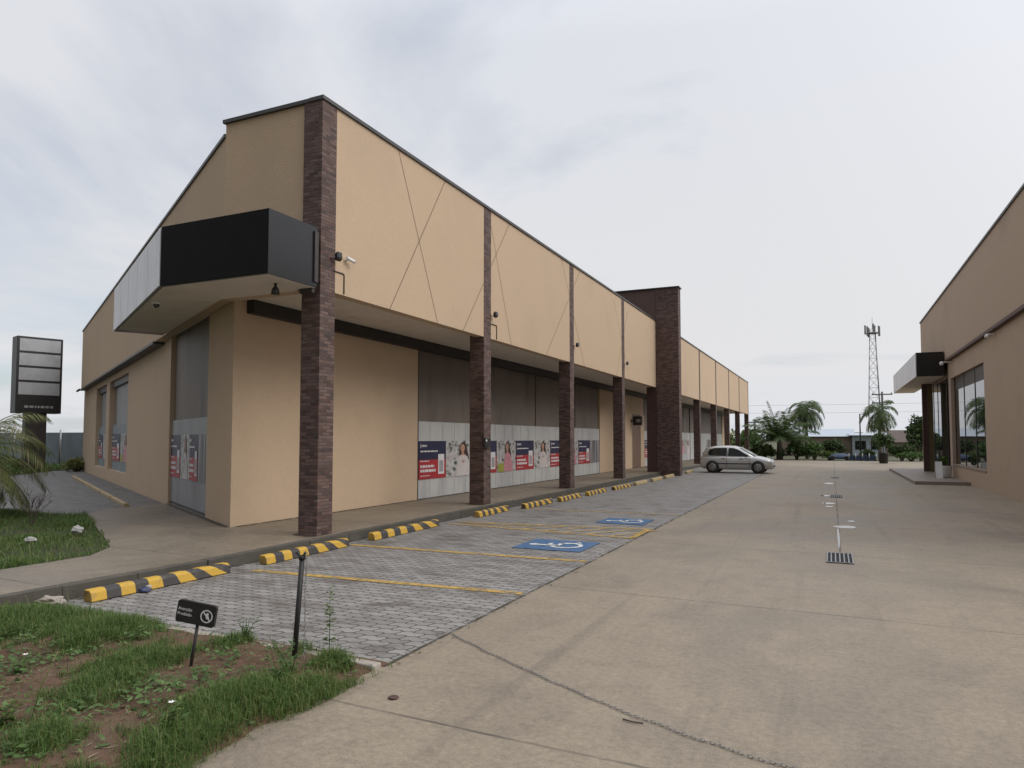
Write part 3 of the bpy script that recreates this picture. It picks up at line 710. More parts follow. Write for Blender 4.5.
gp(pw,18.1,19.7,'photo poster in the right half of the farther side window',.85,-.105)

# ------------------------------------------------------------------ right commercial building
XR = 4.3
br_ = empty('retail_building', (XR+1, 30, 0), 'beige building with a large dark window and a small black and white entrance canopy', 'building')
rw = MB()
WY0, WY1, WZ0, WZ1 = 25.75, 32.2, .63, 3.98
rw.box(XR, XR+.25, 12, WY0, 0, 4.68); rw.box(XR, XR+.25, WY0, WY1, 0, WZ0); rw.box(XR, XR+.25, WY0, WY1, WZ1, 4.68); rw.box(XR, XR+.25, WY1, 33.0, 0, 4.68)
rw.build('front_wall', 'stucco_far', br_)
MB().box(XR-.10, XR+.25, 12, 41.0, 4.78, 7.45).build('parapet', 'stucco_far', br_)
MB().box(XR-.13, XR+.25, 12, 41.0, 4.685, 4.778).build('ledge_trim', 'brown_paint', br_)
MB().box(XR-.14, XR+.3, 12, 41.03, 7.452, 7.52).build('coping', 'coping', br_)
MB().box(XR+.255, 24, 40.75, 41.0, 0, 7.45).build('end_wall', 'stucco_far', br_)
MB().box(XR+.26, 24, 12, 40.74, 6.8, 6.9).build('roof', 'coping', br_)
MB().box(XR-.03, XR+.1, WY1+.002, WY1+.35, .1, 4.0).build('window_pier', 'house_pink', br_)
wi = MB().box(XR+.10, XR+.13, WY0, WY1, WZ0, WZ1-.5).build('shop_window', 'glass', br_)
MB().box(XR+.10, XR+.13, WY0, WY1, WZ1-.498, WZ1).build('transom', 'dark_band', wi)
for y in (WY0+.01, WY0+2.1, WY0+4.25, WY1-.07): MB().box(XR+.085, XR+.099, y, y+.06, WZ0+.002, WZ1-.002).build('mullion', 'frame', wi)
MB().box(XR-.02, XR+.098, WY0+.003, WY1-.003, WZ0-.06, WZ0-.001).build('sill', 'porch', wi)
MB().box(XR+.255, XR+2.6, WY0+.1, WY1+.8, .3, .35).build('display_floor', 'porch', br_)
ge = MB().box(XR+.10, XR+.13, 33.0, 39.4, .12, 4.1).build('glass_entrance', 'glass', br_)
for y in (34.2, 35.6, 37.0, 38.4): MB().box(XR+.085, XR+.099, y, y+.07, .12, 4.1).build('mullion', 'frame', ge)
MB().box(XR+.02, XR+.25, 33.0, 40.75, 4.102, 4.68).build('entrance_lintel', 'stucco_far', br_)
MB().box(XR-.50, XR-.31, 37.2, 37.4, .1, 4.12).build('entrance_pillar', 'brick_pillar', br_)
MB().box(XR-.29, XR-.07, 37.25, 37.5, .1, 4.12).build('entrance_pillar', 'olive_pillar', br_)
MB().box(2.62, XR-.003, 28.6, 41, -.03, .12).build('porch_slab', 'porch', br_, .01)
cn = MB().box(3.2, XR-.13, 33.0, 44.5, 4.15, 5.13).build('entrance_canopy', 'black_sign', br_)
MB().box(3.16, XR-.13, 33.04, 44.5, 4.135, 4.148).build('canopy_soffit', 'soffit', cn)
for i in range(4): MB().box(3.175, 3.199, 33.02+i*2.87, 33.02+i*2.87+2.84, 4.16, 5.12).build('sign_face', 'white_panel', cn)
r = empty('wall_lamp', (XR-.1,32.0,4.55), 'small white spotlight on the right building beside its canopy', 'lamp')
MB().box(XR-.34,XR-.002,31.95,32.0,4.58,4.62).build('bracket','white',r); MB().lathe([(.03,0),(.07,-.04),(.07,-.14)], (XR-.34,31.97,4.63), 12).build('lamp_head','white',r)
r = empty('wall_lamp', (XR-.1,23.9,4.55), 'small pale spotlight on the right building under the ledge, nearer the camera', 'lamp')
MB().box(XR-.2,XR-.002,23.9,23.95,4.58,4.62).build('bracket','white',r); MB().lathe([(.03,0),(.06,-.04),(.06,-.1)], (XR-.2,23.92,4.60), 12).build('lamp_head','white',r)
# white bucket-like planter and folding board on the porch
r = empty('folding_board', (3.55,31.2,.12), 'small white folding board standing on the right porch slab', 'sign')
for sgn in (-1,1):
    b = MB(); b.obox((3.55,31.2+sgn*.22,.12),(.22,0,0),(0,.02,0),(0,-sgn*.2,.62)); b.build('board','white',r)
MB().box(3.54,3.78,31.19,31.24,.73,.76).build('hinge_bar','steel',r)
r = empty('white_planter', (3.95,31.8,.12), 'white planter with pale leafy plant beside the big shop window', 'planter')
MB().lathe([(.17,0),(.20,.05),(.24,.42),(.25,.44),(.21,.44),(.20,.36)], (3.95,31.8,.12), 16).build('pot','white',r)
def crown(mb, c, rad, n, size, seed=0, clumps=9, flat=1.0):
    rng = np.random.default_rng(seed)
    cl = []
    for i in range(clumps):
        d = rng.normal(size=3); d /= np.linalg.norm(d); d[2] = abs(d[2])*.9-.25*rng.random()
        cl.append((np.array(c)+d*np.array(rad)*rng.uniform(.35,.78), rng.uniform(.34,.55)))
    for i in range(n):
        cc, k = cl[rng.integers(clumps)]
        d = rng.normal(size=3); d /= np.linalg.norm(d)
        p = cc + d*np.array(rad)*k*rng.uniform(.55,1.08)
        a = rng.normal(size=3); a /= np.linalg.norm(a); b = np.cross(a, rng.normal(size=3)); b /= np.linalg.norm(b)
        s = size*rng.uniform(.6,1.3); p = Vector(p); a = Vector(a)*s; b = Vector(b)*s*.5
        mb.add([p-a, p+b*.9-a*.1, p+a, p-b*.9-a*.1], [(0,1,2,3)])
    return mb
m = MB(); crown(m, (3.95,31.8,.72), (.28,.28,.26), 160, .07, 5, 5); m.build('foliage','leaf_lime',r)

# ------------------------------------------------------------------ wheel stops
def make_stop(m, name='wheel_stop'):
    mb = MB(); Ls = 1.72
    sec = [(.07,0),(.205,0),(.185,.088),(.155,.115),(.085,.115),(.07,.10)]
    rings = [[Vector((x,y,z)) for x,z in sec] for y in (0, Ls)]
    rings = [[Vector((x*1.0, .0, z*.96)) for x,z in sec], [Vector((x,.03,z)) for x,z in sec], [Vector((x,Ls-.03,z)) for x,z in sec], [Vector((x,Ls,z*.96)) for x,z in sec]]
    mb.fix = True
    mb.loft(rings, True, False); return mb.build(name, m, None, .008)
st_d = make_stop('stop'); st_f = make_stop('stop_faded')
stops = [(4.66,-6.60,0),(6.95,-6.55,0),(9.30,-6.57,0),(12.9,-6.55,0),(14.9,-6.38,0),(16.95,-6.28,0),(19.0,-6.22,0),(21.4,-6.15,0),(23.9,-6.12,1),(26.3,-6.1,1),(28.6,-6.1,1),(33.1,-6.1,1)]
lab = ['yellow and black wheel stop beside the grass, nearest the camera','yellow and black wheel stop in front of the corner brick column','yellow and black wheel stop right of the corner column, third from the grass','yellow and black wheel stop beside the second brick column','yellow and black wheel stop just past the second column','yellow and black wheel stop before the third column','yellow and black wheel stop beside the third column','yellow and black wheel stop between the third and fourth columns',
 'faded plain yellow wheel stop beside the fourth brick column','faded plain yellow wheel stop between the fourth column and the fin','faded plain yellow wheel stop at the foot of the tall brown fin','faded plain yellow wheel stop behind the silver car']
ud = uf = False
for (y, xf, fd), l in zip(stops, lab):
    src = st_f if fd else st_d
    first = not (uf if fd else ud)
    o = src if first else src.copy()
    if not first: COL.objects.link(o)
    if fd: uf = True
    else: ud = True
    o.location = (xf-.22, y, .006); o.rotation_euler = (0,0,R(random.uniform(-1,1)))
    o.scale = (1, [1,1,1.2,.87,.98,.95,1.05,1.1][len_i] if (len_i := lab.index(l)) < 8 else .95, 1); tag(o, l, 'wheel stop', 'wheel stops along the parking bays')
for i, l in enumerate(['dull yellow wheel stop by the side wall, touching the concrete apron','dull yellow wheel stop by the side wall, second from the concrete apron','dull yellow wheel stop by the side wall, level with the plain pier','dull yellow wheel stop by the side wall under the nearer side window','dull yellow wheel stop by the side wall under the farther side window','dull yellow wheel stop by the side wall, farthest from the apron']):
    o = st_f.copy(); COL.objects.link(o)
    o.location = gs(5.3 + i*2.45, .95, .10); o.rotation_euler = (0,0,math.atan2(.498,-.867)-math.pi/2); o.scale = (.9,1.33,.8)
    tag(o, l, 'wheel stop', 'wheel stops along the side wall')

# ------------------------------------------------------------------ car
car = empty('parked_car', (-4.13, 35.15, 0.004), 'silver five door hatchback parked nose outwards beside the tall brown fin', 'car', None, .0001)
car.rotation_euler = (0,0,R(-1.5))
def ring(x, zl, zb, wl, wb, crown_=.03):
    half = [(wl*.82,zl),(wl,zl+.07),(wb,(zl+zb)/2+.03),(wb*.985,zb-.06),(wb*.93,zb),(wb*.55,zb+crown_*.8)]
    return [Vector((x,y,z)) for y,z in half] + [Vector((x,0,zb+crown_))] + [Vector((x,-y,z)) for y,z in half[::-1]] + [Vector((x,0,zl))]
body = MB(); body.fix = True
body.loft([ring(-1.66,.34,.56,.50,.56),ring(-1.62,.25,.68,.60,.64),ring(-1.5,.20,.75,.66,.69),ring(-1.2,.17,.77,.69,.715),ring(-.6,.16,.775,.70,.73),ring(.2,.16,.765,.70,.73),ring(.8,.16,.755,.70,.72,.05),ring(1.05,.17,.72,.69,.715,.06),ring(1.3,.19,.665,.66,.69,.06),ring(1.47,.20,.62,.62,.655,.05),ring(1.58,.20,.575,.55,.60,.035),ring(1.625,.25,.51,.49,.54,.01)])
bo = body.build('body', 'car_paint', car)
def gring(x, zt, w0, w1):
    half = [(w0,.74),(w1+.03,zt-.07),(w1-.03,zt-.02),(w1*.5,zt)]
    return [Vector((x,y,z)) for y,z in half] + [Vector((x,0,zt+.005))] + [Vector((x,-y,z)) for y,z in half[::-1]] + [Vector((x,0,.70))]
gh = MB(); gh.fix = True
gh.loft([gring(-1.56,.82,.60,.56),gring(-1.46,1.02,.64,.56),gring(-1.33,1.19,.67,.54),gring(-1.0,1.255,.685,.53),gring(-.5,1.28,.69,.53),gring(-.1,1.265,.69,.525),gring(.15,1.19,.685,.535),gring(.5,.99,.675,.58),gring(.85,.80,.66,.62)])
gh.build('roof', 'car_paint', car)
def sidewin(pts, sg):
    m = MB(); m.fix = True
    pl = [Vector((x, sg*(.703-(z-.74)*.285), z)) for x, z in pts]; k = len(pl)
    m.add(pl + [p + Vector((0,-sg*.01,0)) for p in pl], [tuple(range(k)), tuple(range(k,2*k))[::-1]] + [(i,(i+1)%k,k+(i+1)%k,k+i) for i in range(k)])
    return m
for sg in (-1, 1):
    sidewin([(-.33,.80),(.56,.80),(.50,.86),(.12,1.10),(-.10,1.17),(-.31,1.18)], sg).build('side_window', 'car_glass', car)
    sidewin([(-1.22,.82),(-.41,.80),(-.39,1.18),(-.95,1.17),(-1.18,1.11),(-1.26,.95)], sg).build('side_window', 'car_glass', car)
    MB().box(-1.0,.95, sg*.735-.008, sg*.735+.008, .42,.465).build('rubbing_strip','car_black',car)
    for x in (-.62,.18): MB().box(x,x+.14, sg*.735-.012, sg*.735+.012, .665,.69).build('door_handle','car_black',car)
    for x0, x1 in ((-.40,-.385),(.62,.635)): MB().box(x0,x1,sg*.732-.002,sg*.732+.002,.25,.74).build('door_seam','car_black',car)
    m = MB(); m.tube([(.50,sg*.70,.80),(.52,sg*.78,.83)], .02, 6); m.obox((.44,sg*.75,.78),(.13,0,0),(0,sg*.11,0),(0,0,.1)); m.build('wing_mirror','car_black',car)
    hl = MB(); hl.lathe([(.02,0),(.085,.02),(.10,.06)], (1.50,sg*.50,.55), 12, 'x'); hl.build('headlight','lamp_glass',car)
    MB().obox((-1.645,sg*.46,.55),(.06,0,.17),(-.002,sg*.17,0),(.07,0,0)).build('tail_light','red_lamp',car)
    for x in (-1.05, 1.0):
        MB().lathe([(.30,0),(.305,.012)], (x, sg*.717-.006, .285), 24, 'y').build('wheel_arch','car_black',car)
        wh = MB(); wh.lathe([(.17,-.085),(.255,-.085),(.275,-.06),(.275,.06),(.255,.085),(.17,.085)], (x, sg*.66, .275), 28, 'y'); wo = wh.build('wheel','tyre',car)
        rm = MB(); rm.lathe([(.175,-.088),(.165,-.095),(.05,-.092),(.03,-.10)] if sg < 0 else [(.175,.088),(.165,.095),(.05,.092),(.03,.10)], (x, sg*.66, .275), 24, 'y'); rm.build('rim','rim',wo)
        sk = MB()
        for i in range(6):
            a = i*math.pi/3+.3; c = Vector((x,sg*.758,.275)); e = Vector((math.cos(a),0,math.sin(a)))
            sk.tube([c+e*.07, c+e*.15], .018, 6)
        sk.build('rim_opening','car_black',wo)
m = MB(); m.add([Vector(p) for p in ((.86,-.56,.815),(.86,.56,.815),(.16,.46,1.205),(.16,-.46,1.205))],[(0,1,2,3)]); m.add([Vector(p) for p in ((.845,-.56,.80),(.845,.56,.80),(.145,.46,1.19),(.145,-.46,1.19))],[(3,2,1,0)]); m.build('windscreen','car_glass',car)
m = MB(); m.add([Vector(p) for p in ((-1.575,-.5,.86),(-1.575,.5,.86),(-1.37,.45,1.17),(-1.37,-.45,1.17))],[(3,2,1,0)]); m.build('rear_window','car_glass',car)
MB().box(1.62,1.675,-.30,.30,.30,.36).build('grille','car_black',car)
m = MB(); m.tube([(-.9,0,1.285),(-1.1,0,1.42)], .006, 5); m.build('aerial','car_black',car)

# ------------------------------------------------------------------ drain grates
def make_grate():
    r = empty('drain_grate', (0,0,0), 'x', 'drain grate', 'drain grates along the driveway valley', .0001)
    MB().box(-.16,.16,-.42,.42,.0055,.008).build('pit','floor_dark',r)
    m = MB()
    m.box(-.16,-.145,-.42,.42,.0085,.016); m.box(.145,.16,-.42,.42,.0085,.016)
    for i in range(5): x = -.105+i*.0525; m.box(x-.008,x+.008,-.42,.42,.0085,.016)
    m.box(-.1445,.1445,-.42,-.40,.0085,.016); m.box(-.1445,.1445,.40,.42,.0085,.016)
    m.build('bars','steel',r); return r
gp0 = make_grate()
for i, (x, y, l) in enumerate([(.06,10.5,'striped steel drain grate nearest the camera in the driveway'),(.07,21.7,'steel drain grate in the middle of the driveway, second from the camera'),(.08,32.2,'small dark drain grate far down the driveway')]):
    o = gp0 if i == 0 else copy_tree(gp0); o.location = (x,y,0); o['label'] = l

# ------------------------------------------------------------------ post, sign, chains
def soilz(x, y): return soil_h(x, y)
px_, py_ = -3.50, 3.98
r = empty('chain_post', (px_,py_,0), 'slim black metal post leaning slightly in the grass beside the parking bays', 'post')
MB().tube([(px_-.008,py_,-.1),(px_+.055,py_+.01,.775)], .019, 10).build('pole','black',r)
m = MB(); m.tube([(px_+.05,py_+.01,.755),(px_+.02,py_-.01,.80)], .009, 6); m.tube([(px_+.055,py_+.01,.755),(px_+.09,py_+.0,.80)], .009, 6); m.lathe([(.024,0),(.024,.03)], (px_+.053,py_+.01,.745), 10); m.build('chain_hook','black',r)
def link(mb, c, t, roll, L=.021, wd=.0105, rd=.0034):
    t = Vector(t).normalized(); a = Vector((0,0,1)) if abs(t.z)<.8 else Vector((1,0,0))
    u = t.cross(a).normalized(); v = u.cross(t).normalized(); side = u*math.cos(roll)+v*math.sin(roll)
    P = []
    for k in range(10):
        q = 2*math.pi*k/10; P.append(Vector(c) + t*(L*math.cos(q)) + side*(wd*math.sin(q)))
    P.append(P[0]); mb.tube(P, rd, 5, False)
def chain(name, path, label, gap=.031, m='chain', **kw):
    mb = MB(); path = [Vector(p) for p in path]; k = 0; carry = 0
    for a, b in zip(path[:-1], path[1:]):
        L = (b-a).length; s = carry
        while s < L: link(mb, a+(b-a)*(s/L), b-a, (.35 if k%2 else 1.35), **kw); s += gap; k += 1
        carry = s-L
    return tag(mb.build(name, m), label, 'chain')
gpts = []
kp = [(-2.86,5.12),(-2.35,4.79),(-1.83,4.48),(-1.18,4.12),(-.69,3.90),(-.35,3.78),(.1,3.66),(.7,3.5)]
for (xa, ya), (xb, yb) in zip(kp[:-1], kp[1:]):
    for i in range(6): t = i/6; gpts.append((xa+(xb-xa)*t, ya+(yb-ya)*t+.008*math.sin((xa+(xb-xa)*t)*19), .010))
chain('chain', gpts, 'long thin steel chain lying across the concrete driveway', L=.0165, wd=.0075, rd=.0021, gap=.027)
chain('chain', [(-3.405,3.99,.78),(-3.412,3.985,.5),(-3.405,3.98,.2),(-3.40,3.97,.06)], 'thin steel chain hanging down beside the leaning black post', gap=.026, L=.016, wd=.008, rd=.0022)
MB()
r = empty('lawn_sign', (-3.98,3.55,0), 'small black sign with white lettering and a ring emblem on a stake in the earth', 'sign')
MB().tube([(-4.015,3.53,-.05),(-3.965,3.56,.37)], .011, 8).build('stake','black',r)
# plate faces the camera, tilted down to the right
pc = Vector((-3.965,3.545,.415)); ex = Vector((.93,.30,-.16)).normalized(); nrm = ex.cross(Vector((0,0,1))).normalized(); ez = nrm.cross(ex)*-1
if ez.z < 0: ez = -ez
if nrm.y > 0: nrm = -nrm
W2, H2 = .140, .074
pl = MB(); k = .018; out = []
for cx, cz, a0 in ((W2-k,H2-k,0),(-W2+k,H2-k,90),(-W2+k,-H2+k,180),(W2-k,-H2+k,270)):
    for i in range(5): a = R(a0+i*22.5); out.append((cx+k*math.cos(a), cz+k*math.sin(a)))
n = len(out)
pl.fix = True
pl.loft([[pc+ex*u+ez*v-nrm*.012 for u,v in out],[pc+ex*u+ez*v+nrm*.012 for u,v in out]], True, False)
plate = pl.build('plate','black',r)
def wpos(u, v, d=.0135): return pc+ex*u+ez*v+nrm*d
em = MB()
def annul(cu, cv, r0, r1, n=28, d=.0135):
    for i in range(n):
        a, b = 2*math.pi*i/n, 2*math.pi*(i+1)/n
        em.add([wpos(cu+q*math.cos(t), cv+q*math.sin(t), d) for q,t in ((r0,a),(r1,a),(r1,b),(r0,b))], [(0,1,2,3)])
annul(.080, -.004, .036, .044)
em.add([wpos(.080+u, -.004+v, .0138) for u, v in ((-.030,.024),(-.024,.030),(.030,-.024),(.024,-.030))], [(0,1,2,3)])
em.add([wpos(.080+u, -.004+v, .0133) for u, v in ((-.004,.022),(.012,.024),(.013,.004),(.022,-.010),(.016,-.018),(-.002,-.016),(-.006,.0))], [tuple(range(7))])
em.build('emblem','print_white',r)
rot = Matrix((ex, ez, nrm)).transposed().to_4x4()
for tx, vv in (('Atenção', .008), ('Proibido', -.026)):
    cu = bpy.data.curves.new('lettering', 'FONT'); cu.body = tx; cu.size = .030; cu.extrude = .0004
    tmp = bpy.data.objects.new('lettering_source', cu); COL.objects.link(tmp); bpy.context.view_layer.update()
    me = bpy.data.meshes.new_from_object(tmp.evaluated_get(bpy.context.evaluated_depsgraph_get())); bpy.data.objects.remove(tmp)
    to = bpy.data.objects.new('lettering', me); COL.objects.link(to); me.materials.clear(); me.materials.append(mt['print_white']); to.parent = r
    to.matrix_local = Matrix.Translation(wpos(-.130, vv, .0135) - Vector(r.location)) @ rot

# ------------------------------------------------------------------ grass and weeds
def blades(name, pts, hfun, lmin, lmax, wd, m, label=None):
    n = len(pts); P = np.array(pts); rng = RNG
    az = rng.uniform(0, 2*np.pi, n); L = rng.uniform(lmin, lmax, n)*P[:,3]; lean = rng.uniform(.15, 1.25, n)
    d = np.stack([np.cos(az), np.sin(az), np.zeros(n)], 1); sd = np.stack([-np.sin(az), np.cos(az), np.zeros(n)], 1)
    b = P[:,:3]; up = np.array([0,0,1.])
    wv = (wd*rng.uniform(.6,1.3,n))[:,None]
    mid = b + d*(L*lean*.35)[:,None] + up*(L*.62)[:,None]
    tip = b + d*(L*lean)[:,None] + up*(L*(1.05-.55*lean))[:,None]
    V = np.empty((n,5,3)); V[:,0]=b-sd*wv; V[:,1]=b+sd*wv; V[:,2]=mid+sd*wv*.75; V[:,3]=mid-sd*wv*.75; V[:,4]=tip
    me = bpy.data.meshes.new(name); me.vertices.add(n*5); me.vertices.foreach_set('co', V.reshape(-1))
    base = (np.arange(n)*5)[:,None]
    li = np.concatenate([base+np.array([0,1,2,3]), base+np.array([3,2,4])], 1).reshape(-1)
    me.loops.add(len(li)); me.loops.foreach_set('vertex_index', li.astype(np.int32))
    st = (np.arange(n)*7)[:,None]; ls = np.concatenate([st, st+4], 1).reshape(-1); 
    me.polygons.add(n*2); me.polygons.foreach_set('loop_start', ls.astype(np.int32))
    me.update(calc_edges=True); me.validate()
    ob = bpy.data.objects.new(name, me); COL.objects.link(ob); me.materials.append(mt[m])
    return tag(ob, label, 'grass', None, 'stuff')
def inpoly(x, y, poly):
    c = False; n = len(poly)
    for i in range(n):
        (x1,y1),(x2,y2) = poly[i], poly[i-1]
        if (y1>y) != (y2>y) and x < (x2-x1)*(y-y1)/(y2-y1)+x1: c = not c
    return c
random.seed(21)
pts = []
CL = [(-6.06,4.01,.45),(-6.3,3.7,.4),(-4.42,3.43,.33),(-4.21,3.0,.25),(-3.27,2.99,.27),(-3.05,3.35,.27),(-3.2,4.05,.16),(-3.69,2.38,.22),(-4.2,4.17,.14),(-2.9,3.66,.16),(-5.3,4.02,.35),(-3.05,2.61,.25),(-3.6,4.2,.12),(-5.2,3.6,.25)]
BARE = [(-3.75,3.98,.20),(-3.62,3.30,.20),(-3.72,2.80,.20),(-4.55,2.85,.28),(-4.75,4.08,.22),(-3.72,3.62,.22),(-4.97,3.25,.22),(-3.4,2.44,.14)]
def dens(x, y):
    v = -.12 + noise.noise(Vector((x*3.4, y*3.4, 8)))*.42 + noise.noise(Vector((x*9, y*9, 2)))*.38
    q = .12*noise.noise(Vector((x*4, y*4, 6)))
    for cx, cy, r in CL: v += .75*math.exp(-((x-cx+q)**2+(y-cy-q)**2)/(r*r))
    for cx, cy, r in BARE: v -= .45*math.exp(-((x-cx+q)**2+(y-cy-q)**2)/(r*r))
    return min(v, .7)
while len(pts) < 58000:
    x = random.uniform(-6.9,-2.84); y = random.uniform(1.2,4.27)
    v = dens(x, y)
    if random.random() < min(1, max(.035, (v+.12)*1.6)):
        k = .35 + min(1, max(0, (v+.1)*1.1))*.75
        if random.random() < .03: k *= 1.7
        pts.append((x, y, soil_h(x,y)-.004, k))
blades('grass', pts, None, .025, .15, .0018, 'grass', 'patchy green grass growing through the brown earth bed')
# low creeping leaves mixed in
lv = MB(); random.seed(9)
for i in range(11000):
    x = random.uniform(-6.8,-2.95); y = random.uniform(1.3,4.22); v = dens(x+.7, y+.3)
    if random.random() > max(.06, v*1.8+.2): continue
    z = soil_h(x,y)+random.uniform(.008,.05); a = random.uniform(0,6.28); s = random.uniform(.010,.030)
    e1 = Vector((math.cos(a),math.sin(a),random.uniform(-.4,.5)))*s; e2 = Vector((-math.sin(a),math.cos(a),random.uniform(-.3,.3)))*s*.55
    p = Vector((x,y,z)); lv.add([p-e1,p+e2,p+e1,p-e2],[(0,1,2,3)])
tag(lv.build('undergrowth','leaf_mid'), 'small creeping weeds spread over the earth bed', 'weeds', None, 'stuff')
# dry straw and leaf litter
lt = MB(); random.seed(31)
for i in range(1100):
    x = random.uniform(-6.6,-2.95); y = random.uniform(1.4,4.2); a = random.uniform(0,6.28); L = random.uniform(.02,.10); z = soil_h(x,y)+.006
    p = Vector((x,y,z)); e = Vector((math.cos(a),math.sin(a),random.uniform(-.05,.15)))*L; q = Vector((-math.sin(a),math.cos(a),0))*random.uniform(.0015,.006)
    lt.add([p-q,p+e*.5-q,p+e,p+e*.5+q],[(0,1,2,3)])
tag(lt.build('litter','dry'), 'scattered dry straw and dead leaves on the earth bed', 'leaf litter', None, 'stuff')
pts = []
while len(pts) < 60000:
    x = random.uniform(-17,-8.36); y = random.uniform(2.8,9.3)
    q = .16*noise.noise(Vector((x*2.2,y*2.2,7)))
    if not inpoly(x+q,y-q,LAWN): continue
    v = noise.noise(Vector((x*.9,y*.9,2)))
    if random.random() < .7+v: pts.append((x,y,.118 if inpoly(x,y,LAWN) else .148,.55+max(0,v)*1.1))
blades('grass', pts, None, .06, .17, .0035, 'grass', 'lush green grass patch beside the concrete path')
pts = []
for i in range(9000):
    x = random.uniform(-46,-29.7); y = random.uniform(16,27)
    if inpoly(x,y,[(-33.2,21.2),(-29.6,16.7),(-40,15),(-60,12),(-60,60),(-33.2,60)]): pts.append((x,y,.118,1))
blades('grass', pts, None, .1, .35, .02, 'grass', 'rough grass strip around the foot of the pylon sign')

def weed(x, y, h, label, leafm='leaf_lime', n=26, ls=.035, flower=0, bush=.06, z0=None, name='weed', cat='weed', group=None):
    z = soil_h(x,y) if z0 is None else z0
    r = empty(name, (x,y,z), label, cat, group); rng = random.Random(int(abs(x*1000)+abs(y*77)))
    m = MB(); tops = []
    ns = 1 if bush < .03 else 5
    for i in range(ns):
        a = rng.uniform(0,6.28); d = Vector((math.cos(a),math.sin(a),0))*bush*(0 if ns == 1 else rng.uniform(.3,1.6))
        p0 = Vector((x,y,z-.01)); p2 = p0 + d + Vector((0,0,h*rng.uniform(.75,1) if i else h)); p1 = p0 + d*.35 + (p2-p0)*.5*Vector((0,0,1)).z
        p1 = p0 + d*.3 + Vector((0,0,(p2.z-p0.z)*.5))
        m.tube([p0,p1,p2],[.004,.003,.0015],5); tops.append((p0,p1,p2))
    m.build('stem','leaf_mid',r)
    lf = MB()
    for i in range(n):
        p0,p1,p2 = tops[i%ns]; t = rng.uniform(.15,1); p = p0*(1-t)**2+p1*2*t*(1-t)+p2*t*t
        a = rng.uniform(0,6.28); s = ls*rng.uniform(.7,1.3)*(1.1-.4*t); u = Vector((math.cos(a),math.sin(a),rng.uniform(-.1,.6))).normalized(); q = u.cross(Vector((0,0,1))).normalized()
        c = p + u*s*.15; lf.add([c, c+u*s*.5+q*s*.28+Vector((0,0,.004)), c+u*s*1.1-Vector((0,0,s*.15)), c+u*s*.5-q*s*.28+Vector((0,0,.004))], [(0,1,2,3)])
    lf.build('leaves',leafm,r)
    for i in range(flower):
        c = tops[i%ns][2] + Vector((rng.uniform(-.02,.02),rng.uniform(-.02,.02),.005)); f = MB()
        for k in range(6):
            a = k*math.pi/3; u = Vector((math.cos(a),math.sin(a),.5)).normalized(); q = Vector((-math.sin(a),math.cos(a),0)); s = .021
            f.add([c, c+u*s*.6+q*s*.3, c+u*s*1.1, c+u*s*.6-q*s*.3],[(0,1,2,3)])
        f.build('flower','petal',r)
    return r
weed(-3.38,4.22,.50,'tall thin green weed standing right of the leaning black post','leaf_lime',60,.045,0,.012)
weed(-3.20,2.70,.17,'leafy weed with a white flower at the bottom edge of the picture','leaf_lime',46,.055,1,.05)
weed(-3.30,3.72,.24,'bushy dark green weed in front of the leaning post','leaf_mid',110,.032,0,.13)
weed(-3.22,3.50,.20,'spreading dark weed at the edge of the concrete drive','leaf_mid',90,.034,0,.12)
weed(-4.17,4.20,.20,'green weed just behind the little black sign','leaf_mid',70,.03,0,.07)
weed(-3.05,4.02,.10,'small grassy tuft at the corner of the earth bed','leaf_lime',50,.04,0,.05)
weed(-4.05,2.35,.18,'leafy green weed in the lower left corner of the bed','leaf_lime',80,.05,1,.09)
weed(-4.9,2.95,.10,'low weed with one white flower at the left picture edge','leaf_mid',40,.035,1,.06)
def stalk(x, y, dx, dy, h, label):
    r = empty('grass_stalk', (x,y,soil_h(x,y)), label, 'grass stalk'); z = soil_h(x,y)
    p = [Vector((x,y,z)), Vector((x+dx*.4,y+dy*.4,z+h*.55)), Vector((x+dx,y+dy,z+h))]
    MB().tube(p,[.0035,.0025,.001],5).build('stem','grass',r)
    m = MB(); rng = random.Random(4)
    for i in range(26):
        t = rng.uniform(.7,1); c = p[1].lerp(p[2], (t-.5)*2); d = Vector((rng.uniform(-1,1),rng.uniform(-1,1),1)).normalized()*.016; q = d.cross(Vector((1,0,0)))*.2
        m.add([c-q,c+d,c+q],[(0,1,2)])
    m.build('seed_head','dry',r)
stalk(-3.95,2.45,.06,.10,.36,'tall pale seed stalk leaning right in the lower left corner')
stalk(-3.75,2.40,.12,.06,.14,'short bent dry stalk low in the left corner of the bed')
db = MB(); random.seed(77)
for i in range(900):
    if i % 3: x = -6.93 + abs(random.gauss(0,.10)); y = random.uniform(4.6, 34)**1.0
    else: x = XE + random.gauss(0,.05); y = random.uniform(4.3, 20)
    if i % 7 == 0: x = random.uniform(-8.9,-7.1); y = random.uniform(8.9, 30)
    z = (SW+.004 if x < -6.99 else .006); a = random.uniform(0,6.28); L = random.uniform(.008,.03); p = Vector((x,y,z))
    e = Vector((math.cos(a),math.sin(a),random.uniform(0,.4)))*L; q = Vector((-math.sin(a),math.cos(a),random.uniform(0,.3)))*L*random.uniform(.2,.6)
    db.add([p-q,p+e*.5-q*1.2,p+e,p+e*.5+q*1.2],[(0,1,2,3)])
tag(db.build('litter','dry_dark'), 'scattered dead leaf scraps along the kerb and the edge of the pavers', 'leaf litter', None, 'stuff')
